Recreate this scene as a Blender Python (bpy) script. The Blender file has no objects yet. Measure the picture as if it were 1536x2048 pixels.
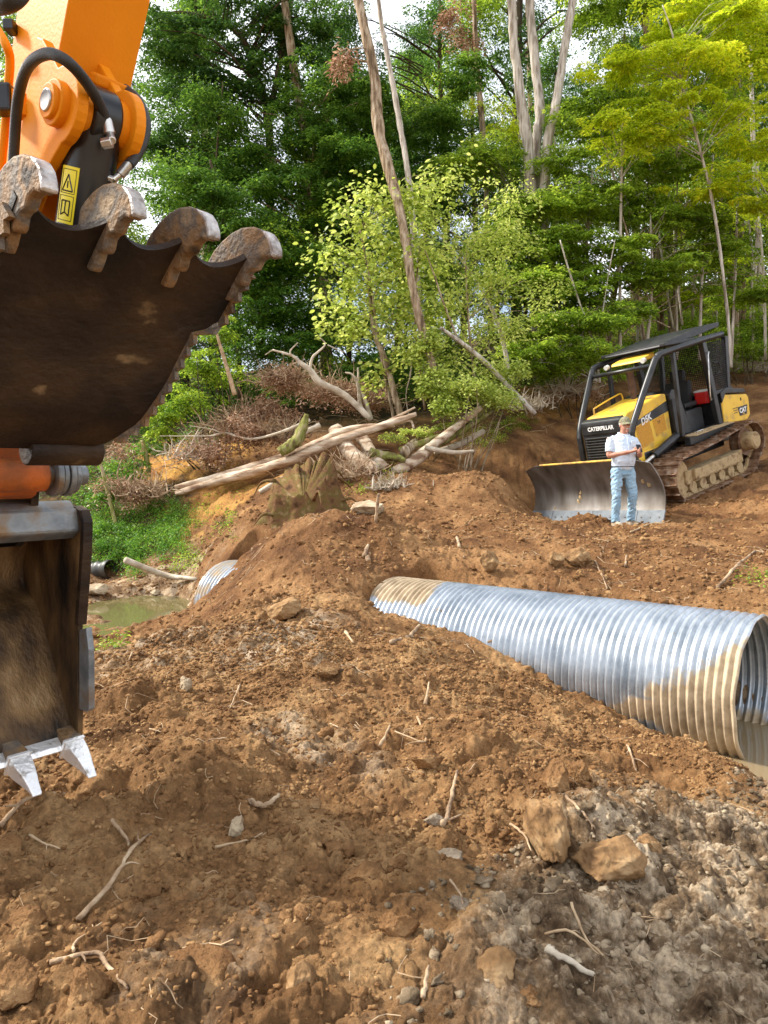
import bpy, bmesh, math, random
import numpy as np
from mathutils import Vector, Matrix

# ------------------------------------------------------------------ camera, sky, sun, exposure
scene = bpy.context.scene
C = scene.collection
F = 1480.0                                   # focal length in pixels of the 1536 x 2048 photograph
CAMZ = 1.6
PITCH = math.atan((1024 - 940) / F)
cam_d = bpy.data.cameras.new('camera'); cam = bpy.data.objects.new('camera', cam_d); C.objects.link(cam)
cam_d.sensor_fit = 'VERTICAL'; cam_d.sensor_height = 36; cam_d.lens = 36 * F / 2048
cam_d.clip_start = 0.05; cam_d.clip_end = 2000
cam.location = (0, 0, CAMZ); cam.rotation_euler = (math.pi / 2 - PITCH, 0, 0)
scene.camera = cam
SUN = Vector((-.735, .20, .64)).normalized()
world = bpy.data.worlds.new('World'); scene.world = world; world.use_nodes = True
wn = world.node_tree.nodes; wl = world.node_tree.links
bg = wn['Background']
sky = wn.new('ShaderNodeTexSky'); sky.sky_type = 'NISHITA'; sky.sun_disc = False
sky.sun_elevation = math.asin(SUN.z); sky.sun_rotation = math.atan2(SUN.x, SUN.y)
sky.air_density = 1.0; sky.dust_density = 2.5; sky.ozone_density = 1.0
tc = wn.new('ShaderNodeTexCoord'); cn = wn.new('ShaderNodeTexNoise'); cn.inputs['Scale'].default_value = 2.3
cn.inputs['Detail'].default_value = 6
cr = wn.new('ShaderNodeValToRGB'); cr.color_ramp.elements[0].position = .36; cr.color_ramp.elements[1].position = .58
mx = wn.new('ShaderNodeMixRGB'); mx.inputs[2].default_value = (8.6, 8.8, 9.2, 1)
wl.new(tc.outputs['Generated'], cn.inputs['Vector']); wl.new(cn.outputs['Fac'], cr.inputs['Fac'])
wl.new(cr.outputs['Color'], mx.inputs[0]); wl.new(sky.outputs['Color'], mx.inputs[1])
wl.new(mx.outputs['Color'], bg.inputs['Color']); bg.inputs['Strength'].default_value = 0.135
sd = bpy.data.lights.new('sun', 'SUN'); sd.energy = 4.3; sd.angle = math.radians(6); sd.color = (1, .95, .86)
so = bpy.data.objects.new('sun', sd); C.objects.link(so)
so.rotation_euler = SUN.to_track_quat('Z', 'Y').to_euler(); so.location = (-20, -10, 30)
vs = scene.view_settings; vs.view_transform = 'Standard'; vs.look = 'None'; vs.exposure = 0.72; vs.gamma = 1
scene.render.engine = 'CYCLES'
cy = scene.cycles
cy.max_bounces = 6; cy.diffuse_bounces = 3; cy.glossy_bounces = 3; cy.transmission_bounces = 4
cy.use_denoising = True; cy.use_adaptive_sampling = True; cy.adaptive_threshold = 0.02
cy.sample_clamp_indirect = 6

rng = np.random.default_rng(7)
rnd = random.Random(11)

# ------------------------------------------------------------------ helpers
def ray(px, py):
    cp, sp = math.cos(PITCH), math.sin(PITCH)
    a = (px - 768) / F; b = (1024 - py) / F
    return np.array([a, cp + b * sp, -sp + b * cp])
def P(px, py, Y):
    r = ray(px, py); return np.array([0, 0, CAMZ]) + r * (Y / r[1])

def thing(name, label, cat, loc=(0, 0, 0), group=None, rot=(0, 0, 0)):
    o = bpy.data.objects.new(name, None); C.objects.link(o); o.empty_display_size = .1
    o.location = loc; o.rotation_euler = rot; o['label'] = label; o['category'] = cat
    if group: o['group'] = group
    return o
def tag(o, label=None, cat=None, group=None, kind=None):
    if label: o['label'] = label
    if cat: o['category'] = cat
    if group: o['group'] = group
    if kind: o['kind'] = kind
    return o

class MB:
    def __init__(s): s.v = []; s.f = []; s.n = 0
    def add(s, v, f):
        v = np.asarray(v, float).reshape(-1, 3)
        s.v.append(v); s.f += [tuple(int(i) + s.n for i in q) for q in f]; s.n += len(v); return s
    def box(s, c, d, M=None, bev=0.0):
        cx, cy_, cz = c; dx, dy, dz = d[0] / 2, d[1] / 2, d[2] / 2
        if bev > 0:
            b = min(bev, dx * .9, dy * .9, dz * .9); v = []; 
            bm = bmesh.new(); bmesh.ops.create_cube(bm, size=1)
            for q in bm.verts: q.co = Vector((q.co.x * 2 * dx, q.co.y * 2 * dy, q.co.z * 2 * dz))
            bmesh.ops.bevel(bm, geom=bm.edges[:], offset=b, segments=2, affect='EDGES', profile=.6)
            v = np.array([q.co[:] for q in bm.verts]); f = [[q.index for q in p.verts] for p in bm.faces]; bm.free()
        else:
            v = np.array([(x, y, z) for x in (-dx, dx) for y in (-dy, dy) for z in (-dz, dz)])
            f = [(0, 1, 3, 2), (4, 6, 7, 5), (0, 4, 5, 1), (2, 3, 7, 6), (0, 2, 6, 4), (1, 5, 7, 3)]
        if M is not None: v = v @ np.array(M.to_3x3()).T
        return s.add(v + np.array(c), f)
    def tube(s, pts, r, seg=8, cap=True, smooth=0, ell=1.0, rgh=0):
        pts = np.asarray(pts, float)
        r = np.broadcast_to(np.asarray(r, float), (len(pts),)).copy()
        if smooth: pts, r = curve(pts, smooth, r)
        n = len(pts); t = np.gradient(pts, axis=0); t /= np.linalg.norm(t, axis=1)[:, None] + 1e-9
        a = np.array([0, 0, 1.0]) if abs(t[0][2]) < .9 else np.array([1.0, 0, 0])
        V = []; u = np.cross(t[0], a); u /= np.linalg.norm(u)
        th = np.linspace(0, 2 * math.pi, seg, endpoint=False)
        for i in range(n):
            u = u - t[i] * np.dot(u, t[i]); u /= np.linalg.norm(u) + 1e-9; w = np.cross(t[i], u)
            if rgh:
                if i == 0: g0 = 1 + rgh * rng.normal(size=seg)
                g0 = 1 + (g0 - 1) * .8 + rgh * .6 * rng.normal(size=seg); rad = (r[i] * g0)[:, None]
            else: rad = r[i]
            V.append(pts[i] + rad * (np.cos(th)[:, None] * u + ell * np.sin(th)[:, None] * w))
        f = []
        for i in range(n - 1):
            for j in range(seg):
                k = (j + 1) % seg; f.append((i * seg + j, i * seg + k, (i + 1) * seg + k, (i + 1) * seg + j))
        if cap: f.append(tuple(range(seg - 1, -1, -1))); f.append(tuple((n - 1) * seg + j for j in range(seg)))
        return s.add(np.concatenate(V), f)
    def cyl(s, a, b, r, seg=16, r2=None):
        return s.tube([a, b], [r, r if r2 is None else r2], seg)
    def prism(s, poly, fn, a, b):
        """poly: 2-D outline; fn(p, w)->3-D point; extruded from w=a to w=b"""
        n = len(poly); v = [fn(p, a) for p in poly] + [fn(p, b) for p in poly]
        f = [tuple(range(n - 1, -1, -1)), tuple(range(n, 2 * n))]
        f += [(i, (i + 1) % n, n + (i + 1) % n, n + i) for i in range(n)]
        return s.add(v, f)
    def build(s, name, m, parent=None, smooth=False, bevel=0, recalc=True):
        me = bpy.data.meshes.new(name)
        me.from_pydata(np.concatenate(s.v).tolist(), [], s.f); me.update()
        if recalc or bevel:
            bm = bmesh.new(); bm.from_mesh(me); bmesh.ops.recalc_face_normals(bm, faces=bm.faces[:])
            bm.to_mesh(me); bm.free()
        me.materials.append(m)
        o = bpy.data.objects.new(name, me); C.objects.link(o)
        if parent: o.parent = parent
        if bevel:
            bv = o.modifiers.new('bevel', 'BEVEL'); bv.width = bevel; bv.segments = 2; bv.limit_method = 'ANGLE'; bv.angle_limit = .6
        if smooth:
            me.shade_smooth() if smooth is True else me.set_sharp_from_angle(angle=smooth)
            if smooth is not True:
                me.polygons.foreach_set('use_smooth', [True] * len(me.polygons)); me.set_sharp_from_angle(angle=smooth)
        return o

def curve(pts, k, r=None):
    pts = np.asarray(pts, float); n = len(pts)
    e = np.concatenate([[2 * pts[0] - pts[1]], pts, [2 * pts[-1] - pts[-2]]])
    out = []; rr = []
    for i in range(n - 1):
        p0, p1, p2, p3 = e[i], e[i + 1], e[i + 2], e[i + 3]
        for j in range(k):
            t = j / k
            out.append(.5 * (2 * p1 + (p2 - p0) * t + (2 * p0 - 5 * p1 + 4 * p2 - p3) * t * t + (3 * p1 - p0 - 3 * p2 + p3) * t ** 3))
            if r is not None: rr.append(r[i] * (1 - t) + r[i + 1] * t)
    out.append(pts[-1])
    if r is None: return np.array(out)
    rr.append(r[-1]); return np.array(out), np.array(rr)

def fast_mesh(name, V, Q, m, parent=None, attrs=None, smooth=False, k=4):
    """V (n,3), Q (m,k) arrays -> object"""
    me = bpy.data.meshes.new(name); me.vertices.add(len(V)); me.vertices.foreach_set('co', np.asarray(V, np.float32).ravel())
    me.loops.add(len(Q) * k); me.polygons.add(len(Q))
    me.loops.foreach_set('vertex_index', np.asarray(Q, np.int32).ravel())
    me.polygons.foreach_set('loop_start', np.arange(0, len(Q) * k, k, dtype=np.int32))
    if smooth: me.polygons.foreach_set('use_smooth', np.ones(len(Q), bool))
    me.update(calc_edges=True)
    for an, av in (attrs or {}).items():
        a = me.attributes.new(an, 'FLOAT', 'POINT'); a.data.foreach_set('value', np.asarray(av, np.float32))
    me.materials.append(m)
    o = bpy.data.objects.new(name, me); C.objects.link(o)
    if parent: o.parent = parent
    return o

# noise -------------------------------------------------------------
def _h(ix, iy, s):
    h = (ix.astype(np.int64) * 374761393 + iy.astype(np.int64) * 668265263 + s * 1442695041) & 0xffffffff
    h = ((h ^ (h >> 13)) * 1274126177) & 0xffffffff
    h = ((h ^ (h >> 15)) * 2246822519) & 0xffffffff
    return ((h ^ (h >> 16)) & 0xffffff) / float(0xffffff)
def vnoise(x, y, s=0):
    ix, iy = np.floor(x), np.floor(y); fx, fy = x - ix, y - iy
    fx = fx * fx * fx * (fx * (fx * 6 - 15) + 10); fy = fy * fy * fy * (fy * (fy * 6 - 15) + 10)
    a = _h(ix, iy, s); b = _h(ix + 1, iy, s); c = _h(ix, iy + 1, s); d = _h(ix + 1, iy + 1, s)
    return (a + (b - a) * fx + (c - a) * fy + (a - b - c + d) * fx * fy) * 2 - 1
def fbm(x, y, o=4, s=0, g=.5):
    v = 0; a = 1; 
    for i in range(o):
        v = v + a * vnoise(x * 2 ** i * 1.03 + i * 7.1, y * 2 ** i * .97 - i * 3.7, s + i); a *= g
    return v
def domes(x, y, c, s, p=.6):
    """clod-like bumps: cells of size c, each with a lumpy dome of random size"""
    X = x / c + .16 * vnoise(x * 2.6 / c, y * 2.6 / c, s + 60) + .08 * vnoise(x * 6 / c, y * 6 / c, s + 61); Y = y / c + .16 * vnoise(x * 2.6 / c + 9, y * 2.6 / c, s + 62) + .08 * vnoise(x * 6 / c, y * 6 / c + 5, s + 63); ix, iy = np.floor(X), np.floor(Y); best = np.zeros_like(X)
    for dx in (-1, 0, 1):
        for dy in (-1, 0, 1):
            jx, jy = ix + dx, iy + dy
            cx = jx + .15 + .7 * _h(jx, jy, s); cy_ = jy + .15 + .7 * _h(jx, jy, s + 1)
            R = .25 + .5 * _h(jx, jy, s + 2) ** 1.5; on = _h(jx, jy, s + 3) < p
            ex = .6 + .8 * _h(jx, jy, s + 4); th = 3.14 * _h(jx, jy, s + 5)
            ax, ay = X - cx, Y - cy_
            qx, qy = (ax * np.cos(th) + ay * np.sin(th)) * ex, (-ax * np.sin(th) + ay * np.cos(th)) / ex
            d = 1 - (qx * qx + qy * qy) / (R * R)
            best = np.maximum(best, np.where(on, R * np.sqrt(np.clip(d, 0, None)), 0))
    return best * c
def sstep(a, b, x):
    t = np.clip((x - a) / (b - a), 0, 1); return t * t * (3 - 2 * t)

# materials ---------------------------------------------------------
def mat(name, cols, scale=4, rough=.6, metal=0, bump=0, bscale=30, stretch=None, detail=6, spec=.5, lo=.35, hi=.65, rvar=0):
    m = bpy.data.materials.new(name); m.use_nodes = True; nt = m.node_tree; N = nt.nodes; L = nt.links
    b = N['Principled BSDF']; b.inputs['Roughness'].default_value = rough; b.inputs['Metallic'].default_value = metal
    b.inputs['Specular IOR Level'].default_value = spec
    t = N.new('ShaderNodeTexCoord'); mp = N.new('ShaderNodeMapping'); L.new(t.outputs['Object'], mp.inputs[0])
    if stretch: mp.inputs['Scale'].default_value = stretch
    if len(cols) > 1:
        n = N.new('ShaderNodeTexNoise'); n.inputs['Scale'].default_value = scale; n.inputs['Detail'].default_value = detail
        L.new(mp.outputs[0], n.inputs['Vector'])
        r = N.new('ShaderNodeValToRGB'); L.new(n.outputs['Fac'], r.inputs[0]); e = r.color_ramp.elements
        e[0].position = lo; e[1].position = hi; e[0].color = (*cols[0], 1); e[1].color = (*cols[-1], 1)
        for i, c in enumerate(cols[1:-1]):
            q = e.new(lo + (hi - lo) * (i + 1) / (len(cols) - 1)); q.color = (*c, 1)
        L.new(r.outputs[0], b.inputs['Base Color'])
        if rvar:
            mr = N.new('ShaderNodeMapRange'); L.new(n.outputs['Fac'], mr.inputs[0]); mr.inputs[1].default_value = lo; mr.inputs[2].default_value = hi
            mr.inputs[3].default_value = rough + rvar; mr.inputs[4].default_value = rough - rvar; L.new(mr.outputs[0], b.inputs['Roughness'])
    else: b.inputs['Base Color'].default_value = (*cols[0], 1)
    if bump:
        n2 = N.new('ShaderNodeTexNoise'); n2.inputs['Scale'].default_value = bscale; n2.inputs['Detail'].default_value = 5
        L.new(mp.outputs[0], n2.inputs['Vector'])
        bp = N.new('ShaderNodeBump'); bp.inputs['Strength'].default_value = bump; bp.inputs['Distance'].default_value = .02
        L.new(n2.outputs['Fac'], bp.inputs['Height']); L.new(bp.outputs[0], b.inputs['Normal'])
    return m
def leafmat(name, a, b_, c, trans=.35):
    m = bpy.data.materials.new(name); m.use_nodes = True; nt = m.node_tree; N = nt.nodes; L = nt.links
    b = N['Principled BSDF']; b.inputs['Roughness'].default_value = .5; b.inputs['Specular IOR Level'].default_value = .35
    at = N.new('ShaderNodeAttribute'); at.attribute_name = 'lv'
    r = N.new('ShaderNodeValToRGB'); e = r.color_ramp.elements
    e[0].color = (*a, 1); e[1].color = (*c, 1); q = e.new(.55); q.color = (*b_, 1)
    L.new(at.outputs['Fac'], r.inputs[0]); L.new(r.outputs[0], b.inputs['Base Color'])
    tr = N.new('ShaderNodeBsdfTranslucent'); hs = N.new('ShaderNodeHueSaturation'); hs.inputs['Hue'].default_value = .485
    hs.inputs['Value'].default_value = 1.5; L.new(r.outputs[0], hs.inputs['Color']); L.new(hs.outputs[0], tr.inputs[0])
    mi = N.new('ShaderNodeMixShader'); mi.inputs[0].default_value = trans
    L.new(b.outputs[0], mi.inputs[1]); L.new(tr.outputs[0], mi.inputs[2]); L.new(mi.outputs[0], N['Material Output'].inputs[0])
    return m

M = {}
M['clod'] = mat('clod_soil', [(.12, .058, .025), (.23, .122, .052), (.36, .215, .10)], 3, .95, bump=.9, bscale=60, spec=.1)
M['slab'] = mat('slab_rock', [(.14, .078, .038), (.26, .15, .068), (.38, .25, .13)], 7, .95, bump=1, bscale=18, spec=.1)
M['greyrock'] = mat('grey_rock', [(.16, .12, .08), (.36, .29, .21)], 6, .9, bump=.8, bscale=30, spec=.2)
M['pale'] = mat('pale_rock', [(.24, .16, .09), (.50, .40, .26)], 7, .85, bump=.7, bscale=20)
M['stick'] = mat('stick_bark', [(.15, .09, .05), (.36, .24, .14), (.52, .39, .25)], 9, .9, bump=.6, bscale=60)
M['root'] = mat('pale_root', [(.30, .19, .10), (.52, .38, .23)], 12, .85)
M['bark'] = mat('bark_tan', [(.13, .09, .055), (.32, .235, .15), (.50, .41, .30)], 5, .95, bump=1, bscale=22, stretch=(3, 3, .45), spec=.1)
M['barkpale'] = mat('bark_pale', [(.27, .22, .17), (.50, .44, .37), (.66, .6, .53)], 5, .95, bump=1, bscale=22, stretch=(3, 3, .35), spec=.1)
M['barkdark'] = mat('bark_dark', [(.05, .038, .024), (.13, .095, .06)], 5, .95, bump=1, bscale=22, stretch=(3, 3, .4), spec=.1)
M['barkmoss'] = mat('bark_mossy', [(.11, .075, .04), (.20, .21, .05), (.34, .27, .16)], 5, .95, bump=1, bscale=22, stretch=(2, 2, .7), spec=.1)
M['log'] = mat('weathered_log', [(.22, .13, .08), (.50, .37, .25), (.68, .57, .44)], 4, .9, bump=1, bscale=26, stretch=(.5, 2.5, 2.5), spec=.15)
M['deadwood'] = mat('bleached_wood', [(.33, .26, .18), (.62, .54, .42)], 6, .9, bump=.6, bscale=30)
M['moss'] = mat('mossy_stump', [(.06, .032, .016), (.16, .085, .04), (.13, .095, .03), (.28, .18, .10)], 7, .95, bump=1, bscale=16, lo=.3, hi=.72, spec=.1)
# ------------------------------------------------------------------ terrain
HA = math.radians(54)                       # bulldozer heading, pitch and roll on its slope
DP, DR = math.radians(13), math.radians(3)
dfw = Vector((-math.sin(HA) * math.cos(DP), -math.cos(HA) * math.cos(DP), -math.sin(DP)))
dlf = Vector((math.cos(HA) * math.cos(DR), -math.sin(HA) * math.cos(DR), math.sin(DR)))
dup_ = dfw.cross(dlf).normalized(); dlf = dup_.cross(dfw).normalized()
DO = Vector((5.67, 14.53, 1.27))
DM = Matrix((dfw, dlf, dup_)).transposed().to_4x4(); DM.translation = DO

PA = np.array([2.985, 5.77, -.16]); PB = np.array([-2.17, 10.41, -.29]); PR = .61     # culvert axis ends and radius
pd = (PB - PA)[:2]; PL = np.linalg.norm(PB - PA); pdn = pd / np.linalg.norm(pd); pn = np.array([-pdn[1], pdn[0]])

cp = [(-3, 1, 0), (0, 1, 0), (3, 1, -.05), (-3, 2.5, 0), (0, 2.5, .02), (2.5, 2.5, -.1), (-1, 4, .02), (1, 4, 0), (-3.5, 4, -.05),
      (8, 5, .3), (8, 9, .9), (10, 12, 1.6), (12, 18, 3.5), (-8, 5, -.2), (-8, 10, -.3), (-10, 14, .6),
      (2.3, 5.35, -.68), (3.1, 5.0, -.85), (2.4, 4.65, -.42), (1.9, 4.7, -.25), (4.0, 5.3, -.9), (3.4, 4.2, -.45), (5.4, 4.4, -.8), (4.2, 3.2, -.1), (4.4, 7.2, .3), (5.5, 6.2, .1),
      (-20, 25, 3), (0, 30, 5.5), (15, 30, 8), (-20, 45, 6), (0, 50, 9), (20, 50, 14), (40, 40, 15), (-40, 40, 3),
      (-60, 100, 4), (0, 100, 9), (60, 100, 18), (0, -20, -.2), (-20, 0, -.3), (20, 0, -.3), (20, -20, -.3), (-20, -20, -.3),
      (150, 0, 2), (-150, 0, 0), (0, -150, 0), (0, 250, 9), (200, 250, 15), (-200, 250, 3)]
for q in [(1400, 1700, 3.2), (1500, 1600, 4.1), (200, 1400, 4.9), (230, 1290, 7.2), (560, 1330, 5.6), (900, 1450, 4.7), (700, 1300, 6.0),
          (700, 1200, 7.3), (500, 1136, 9.0), (452, 1185, 8.9), (405, 1228, 8.6), (310, 1290, 7.6), (780, 1222, 7.9), (900, 1262, 7.25), (1000, 1308, 6.8), (1120, 1378, 6.3),
          (1200, 1432, 5.95), (1300, 1480, 5.6), (1150, 1500, 4.9), (1300, 1570, 4.6),
          (200, 1172, 12.3), (300, 1100, 13), (250, 1020, 14.5), (420, 1020, 14), (170, 1100, 13), (60, 1200, 11),
          (400, 900, 16.5), (600, 950, 13.5), (520, 1045, 12), (610, 1052, 11.2), (600, 1050, 9.2), (700, 1046, 9.2), (780, 1054, 9.2), (430, 1100, 11.2), (500, 1085, 10.6),
          (850, 1075, 9.9), (900, 1105, 9.1), (870, 1152, 8.6), (1000, 1155, 8.5), (1000, 1050, 10.5), (1000, 960, 13), (850, 950, 14),
          (1000, 890, 16), (1100, 850, 18), (1100, 775, 21), (1200, 1186, 8.1), (1400, 1200, 7.6), (1536, 1222, 7.1), (1400, 1100, 9.3), (1536, 1100, 9.5),
          (1245, 1058, 11.9), (1330, 1052, 11.6), (1140, 1045, 12.9), (1440, 1045, 11.3), (1536, 1000, 12.3), (1590, 880, 16.5), (1536, 735, 24), (1450, 640, 30),
          (830, 900, 15.5), (830, 820, 19), (600, 830, 19), (300, 850, 20), (0, 950, 18), (0, 1100, 13)]:
    cp.append(tuple(P(*q)))
for q in [(1062, 1042, 13.9), (1130, 1047, 13.2), (1200, 1050, 12.6), (1270, 1056, 12.1), (1335, 1058, 11.7), (1150, 1062, 12.2), (1080, 1055, 12.6)]: cp.append(tuple(P(*q)))
for lx in (-1.3, 0, 1.3):
    for ly in (-1, 1): cp.append(tuple((DM @ Vector((lx, ly, -.0)))))
cp.append(tuple(DM @ Vector((-2.4, 0, 0)))); cp += [tuple(DM @ Vector((2.2, 1.2, -.05))), tuple(DM @ Vector((2.2, -1.2, -.08))), tuple(DM @ Vector((2.2, 0, -.08)))]
# creek bed at the far end of the culvert
for x, y, z in [(-.28, 8.72, .62), (-.02, 8.12, .30), (-3.3, 10, -.5), (-3.0, 11, -.48), (-3.5, 9.1, -.42), (-2.95, 10.1, -.5), (-4.7, 10.5, -.22), (-4.4, 11.6, -.2), (-4.5, 9.2, -.2)]: cp.append((x, y, z))
cp = np.array(cp)
def _phi(r): return np.sqrt(r * r + .16)
_D = np.linalg.norm(cp[:, None, :2] - cp[None, :, :2], axis=2)
_W = np.linalg.solve(_phi(_D) + np.eye(len(cp)) * -1e-3, cp[:, 2] - 1.0)
def Hbase(x, y):
    z = np.full_like(x, 1.0)
    for (a, b, _), w in zip(cp, _W): z = z + w * _phi(np.hypot(x - a, y - b))
    return z
def pipe_st(x, y):
    ax, ay = x - PA[0], y - PA[1]
    return (ax * pdn[0] + ay * pdn[1]) / np.linalg.norm(pd), ax * pn[0] + ay * pn[1]
def carve(x, y, z):
    s, d = pipe_st(x, y); d = np.abs(d)
    k = (1 - sstep(.42, .60, d)) * np.maximum(sstep(-.16, -.05, s) * (1 - sstep(.52, .56, s)), sstep(.955, .965, s) * (1 - sstep(1.01, 1.03, s)))
    return z * (1 - k) + np.minimum(z, -.95) * k
def H(x, y, detail=True):
    x = np.atleast_1d(np.asarray(x, float)); y = np.atleast_1d(np.asarray(y, float))
    z = Hbase(x, y)
    if detail:
        r = np.hypot(x, y); near = 1 - sstep(16, 26, r)
        z = z + .045 * fbm(x * .9, y * .9, 3, 3) * near + .35 * fbm(x * .12, y * .12, 3, 9) * sstep(18, 40, r)
        w = .3 + .7 * sstep(-.3, .5, fbm(x * .6, y * .6, 3, 21)); w = w * (1 - .55 * np.exp(-((x + .7) / 1.3) ** 2 - ((y - 8.8) / 1.3) ** 2))
        wet = (1 - sstep(-.15, .35, z)) * sstep(-8, -2.4, -np.abs(x + 4)) 
        z = z + near * w * (.26 * domes(x, y, .55, 31, .35) + .34 * domes(x + .1, y, .24, 41, .5) + .42 * domes(x, y + .3, .11, 51, .55))
        nn = 1 - sstep(7, 13, r)
        z = z + near * (.030 * (.5 - np.abs(fbm(x * 2.1, y * 2.1, 3, 177, .5))) + .004 * (.4 - np.abs(fbm(x * 11, y * 11, 3, 178, .6))))
        z = z + nn * (.46 * domes(x, y, .052, 61, .6)) + near * .009 * fbm(x * 9, y * 9, 4, 71, .6) + .02 * near * np.abs(fbm(x * 3.2, y * 3.2, 3, 77))
        gm = sstep(-.05, .5, (x - .55) * .55 - (y - 3.1) * .62) * (1 - sstep(4.6, 5.3, y)) * sstep(0, .5, x)
        z = z + gm * (.36 * domes(x, y, .17, 91, .7) + .40 * domes(x, y, .08, 95, .7) + .016 * fbm(x * 14, y * 14, 3, 99, .6))
        z = carve(x, y, z)
    return z
def Hs(x, y, detail=False): return float(H(x, y, detail)[0])
def G(px, py, detail=False):
    """first hit of the pixel's ray with the ground"""
    r = ray(px, py); Y = np.geomspace(1.2, 60, 900); t = Y / r[1]
    x, y, z = r[0] * t, r[1] * t, CAMZ + r[2] * t
    h = H(x, y, detail); hit = z < h; i = int(np.argmax(hit)) if hit.any() else len(Y) - 1
    return np.array([x[i], y[i], h[i]])

def build_ground():
    rr = np.concatenate([np.geomspace(.35, 1.7, 12, endpoint=False), np.geomspace(1.7, 14, 760, endpoint=False), np.geomspace(14, 40, 170, endpoint=False), np.geomspace(40, 600, 36)])
    A = math.radians(33)
    th = np.concatenate([np.linspace(-math.pi, -A * 1.5, 40, endpoint=False), np.linspace(-A * 1.5, -A, 40, endpoint=False), np.linspace(-A, A, 860, endpoint=False),
                         np.linspace(A, A * 1.5, 40, endpoint=False), np.linspace(A * 1.5, math.pi, 40, endpoint=False)])
    nr, nt = len(rr), len(th)
    X = (rr[:, None] * np.sin(th)).ravel(); Y = (rr[:, None] * np.cos(th)).ravel()
    Z = H(X, Y)
    V = np.stack([X, Y, Z], 1); V = np.concatenate([V, [[0, 0, Hs(0, .3)]]])
    i = np.arange(nr - 1)[:, None] * nt; j = np.arange(nt)[None]; jn = (j + 1) % nt
    Q = np.stack([i + j, i + nt + j, i + nt + jn, i + jn], -1).reshape(-1, 4)
    # soil kinds
    g = sstep(.0, .5, (X - .55) * .55 - (Y - 3.1) * .62 + .35 * fbm(X * 1.6, Y * 1.6, 4, 5)) * (1 - sstep(4.6, 5.4, Y)) * sstep(-.2, .5, X)
    def blob(px, py, r, s=1.0):
        c = G(px, py); return s * (1 - sstep(.5, 1.1, np.hypot(X - c[0], (Y - c[1]) * .8) / r + .45 * fbm(X * 3, Y * 3, 3, 13)))
    g = np.maximum.reduce([g, blob(600, 1290, .5, .8), blob(480, 1310, .5, .6), blob(640, 1500, .45, .6), blob(250, 1240, 1.1, .75), blob(260, 1320, .8, .6), blob(300, 1175, 1.0, .7), blob(420, 1930, .3, .35), blob(1450, 1500, .6, .6)])
    r = np.hypot(X, Y)
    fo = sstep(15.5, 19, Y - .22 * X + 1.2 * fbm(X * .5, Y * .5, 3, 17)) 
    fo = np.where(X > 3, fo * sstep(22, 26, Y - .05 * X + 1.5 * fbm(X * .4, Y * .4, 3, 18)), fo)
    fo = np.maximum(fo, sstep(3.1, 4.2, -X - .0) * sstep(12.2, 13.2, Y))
    re = sstep(6.2, 9, Y + .5 * fbm(X * .8, Y * .8, 3, 19)) 
    L = np.zeros(len(V)); a = dict(grey=L.copy(), forest=L.copy(), red=L.copy())
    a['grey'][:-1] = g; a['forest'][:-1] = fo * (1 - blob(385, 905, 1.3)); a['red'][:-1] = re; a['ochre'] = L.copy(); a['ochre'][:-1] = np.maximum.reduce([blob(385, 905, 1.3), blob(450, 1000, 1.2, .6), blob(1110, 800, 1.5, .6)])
    # material
    m = bpy.data.materials.new('soil'); m.use_nodes = True; N = m.node_tree.nodes; K = m.node_tree.links
    b = N['Principled BSDF']; b.inputs['Specular IOR Level'].default_value = .15; b.inputs['Roughness'].default_value = .95
    geo = N.new('ShaderNodeNewGeometry')
    def noise(sc, det=6, rough=.6, off=0):
        n = N.new('ShaderNodeTexNoise'); n.inputs['Scale'].default_value = sc; n.inputs['Detail'].default_value = det; n.inputs['Roughness'].default_value = rough
        mp = N.new('ShaderNodeMapping'); mp.inputs['Location'].default_value = (off, off, 0); K.new(geo.outputs['Position'], mp.inputs[0]); K.new(mp.outputs[0], n.inputs['Vector']); return n.outputs['Fac']
    def ramp(src, *st):
        r_ = N.new('ShaderNodeValToRGB'); e = r_.color_ramp.elements; K.new(src, r_.inputs[0])
        for i, (p, c) in enumerate(st):
            q = e[i] if i < 2 else e.new(p); q.position = p; q.color = (*c, 1)
        return r_.outputs[0]
    def mix(f, a_, b_, mode='MIX'):
        x = N.new('ShaderNodeMixRGB'); x.blend_type = mode
        if isinstance(f, float): x.inputs[0].default_value = f
        else: K.new(f, x.inputs[0])
        K.new(a_, x.inputs[1]); K.new(b_, x.inputs[2]); return x.outputs[0]
    def attr(n):
        x = N.new('ShaderNodeAttribute'); x.attribute_name = n; return x.outputs['Fac']
    brown = ramp(noise(2.2, 8, .65), (.32, (.11, .052, .021)), (.5, (.28, .150, .063)), (.68, (.50, .31, .145)))
    red = ramp(noise(1.3, 8, .62, 3), (.32, (.08, .034, .015)), (.5, (.20, .098, .040)), (.68, (.37, .205, .09)))
    grey = ramp(noise(5, 10, .72, 5), (.38, (.085, .052, .028)), (.49, (.25, .17, .10)), (.59, (.62, .49, .34)))
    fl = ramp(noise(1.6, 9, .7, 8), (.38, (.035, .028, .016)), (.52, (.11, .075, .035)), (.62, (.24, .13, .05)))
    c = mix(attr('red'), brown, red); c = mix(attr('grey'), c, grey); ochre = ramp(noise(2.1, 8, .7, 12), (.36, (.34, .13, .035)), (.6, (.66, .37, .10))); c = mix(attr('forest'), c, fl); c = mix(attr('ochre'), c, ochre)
    speck = ramp(noise(38, 4, .7, 2), (.35, (.6, .6, .6)), (.64, (1.3, 1.26, 1.2)))
    c = mix(.8, c, speck, 'MULTIPLY')
    K.new(c, b.inputs['Base Color'])
    bp = N.new('ShaderNodeBump'); bp.inputs['Strength'].default_value = 1; bp.inputs['Distance'].default_value = .03; K.new(noise(26, 8, .75), bp.inputs['Height'])
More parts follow.
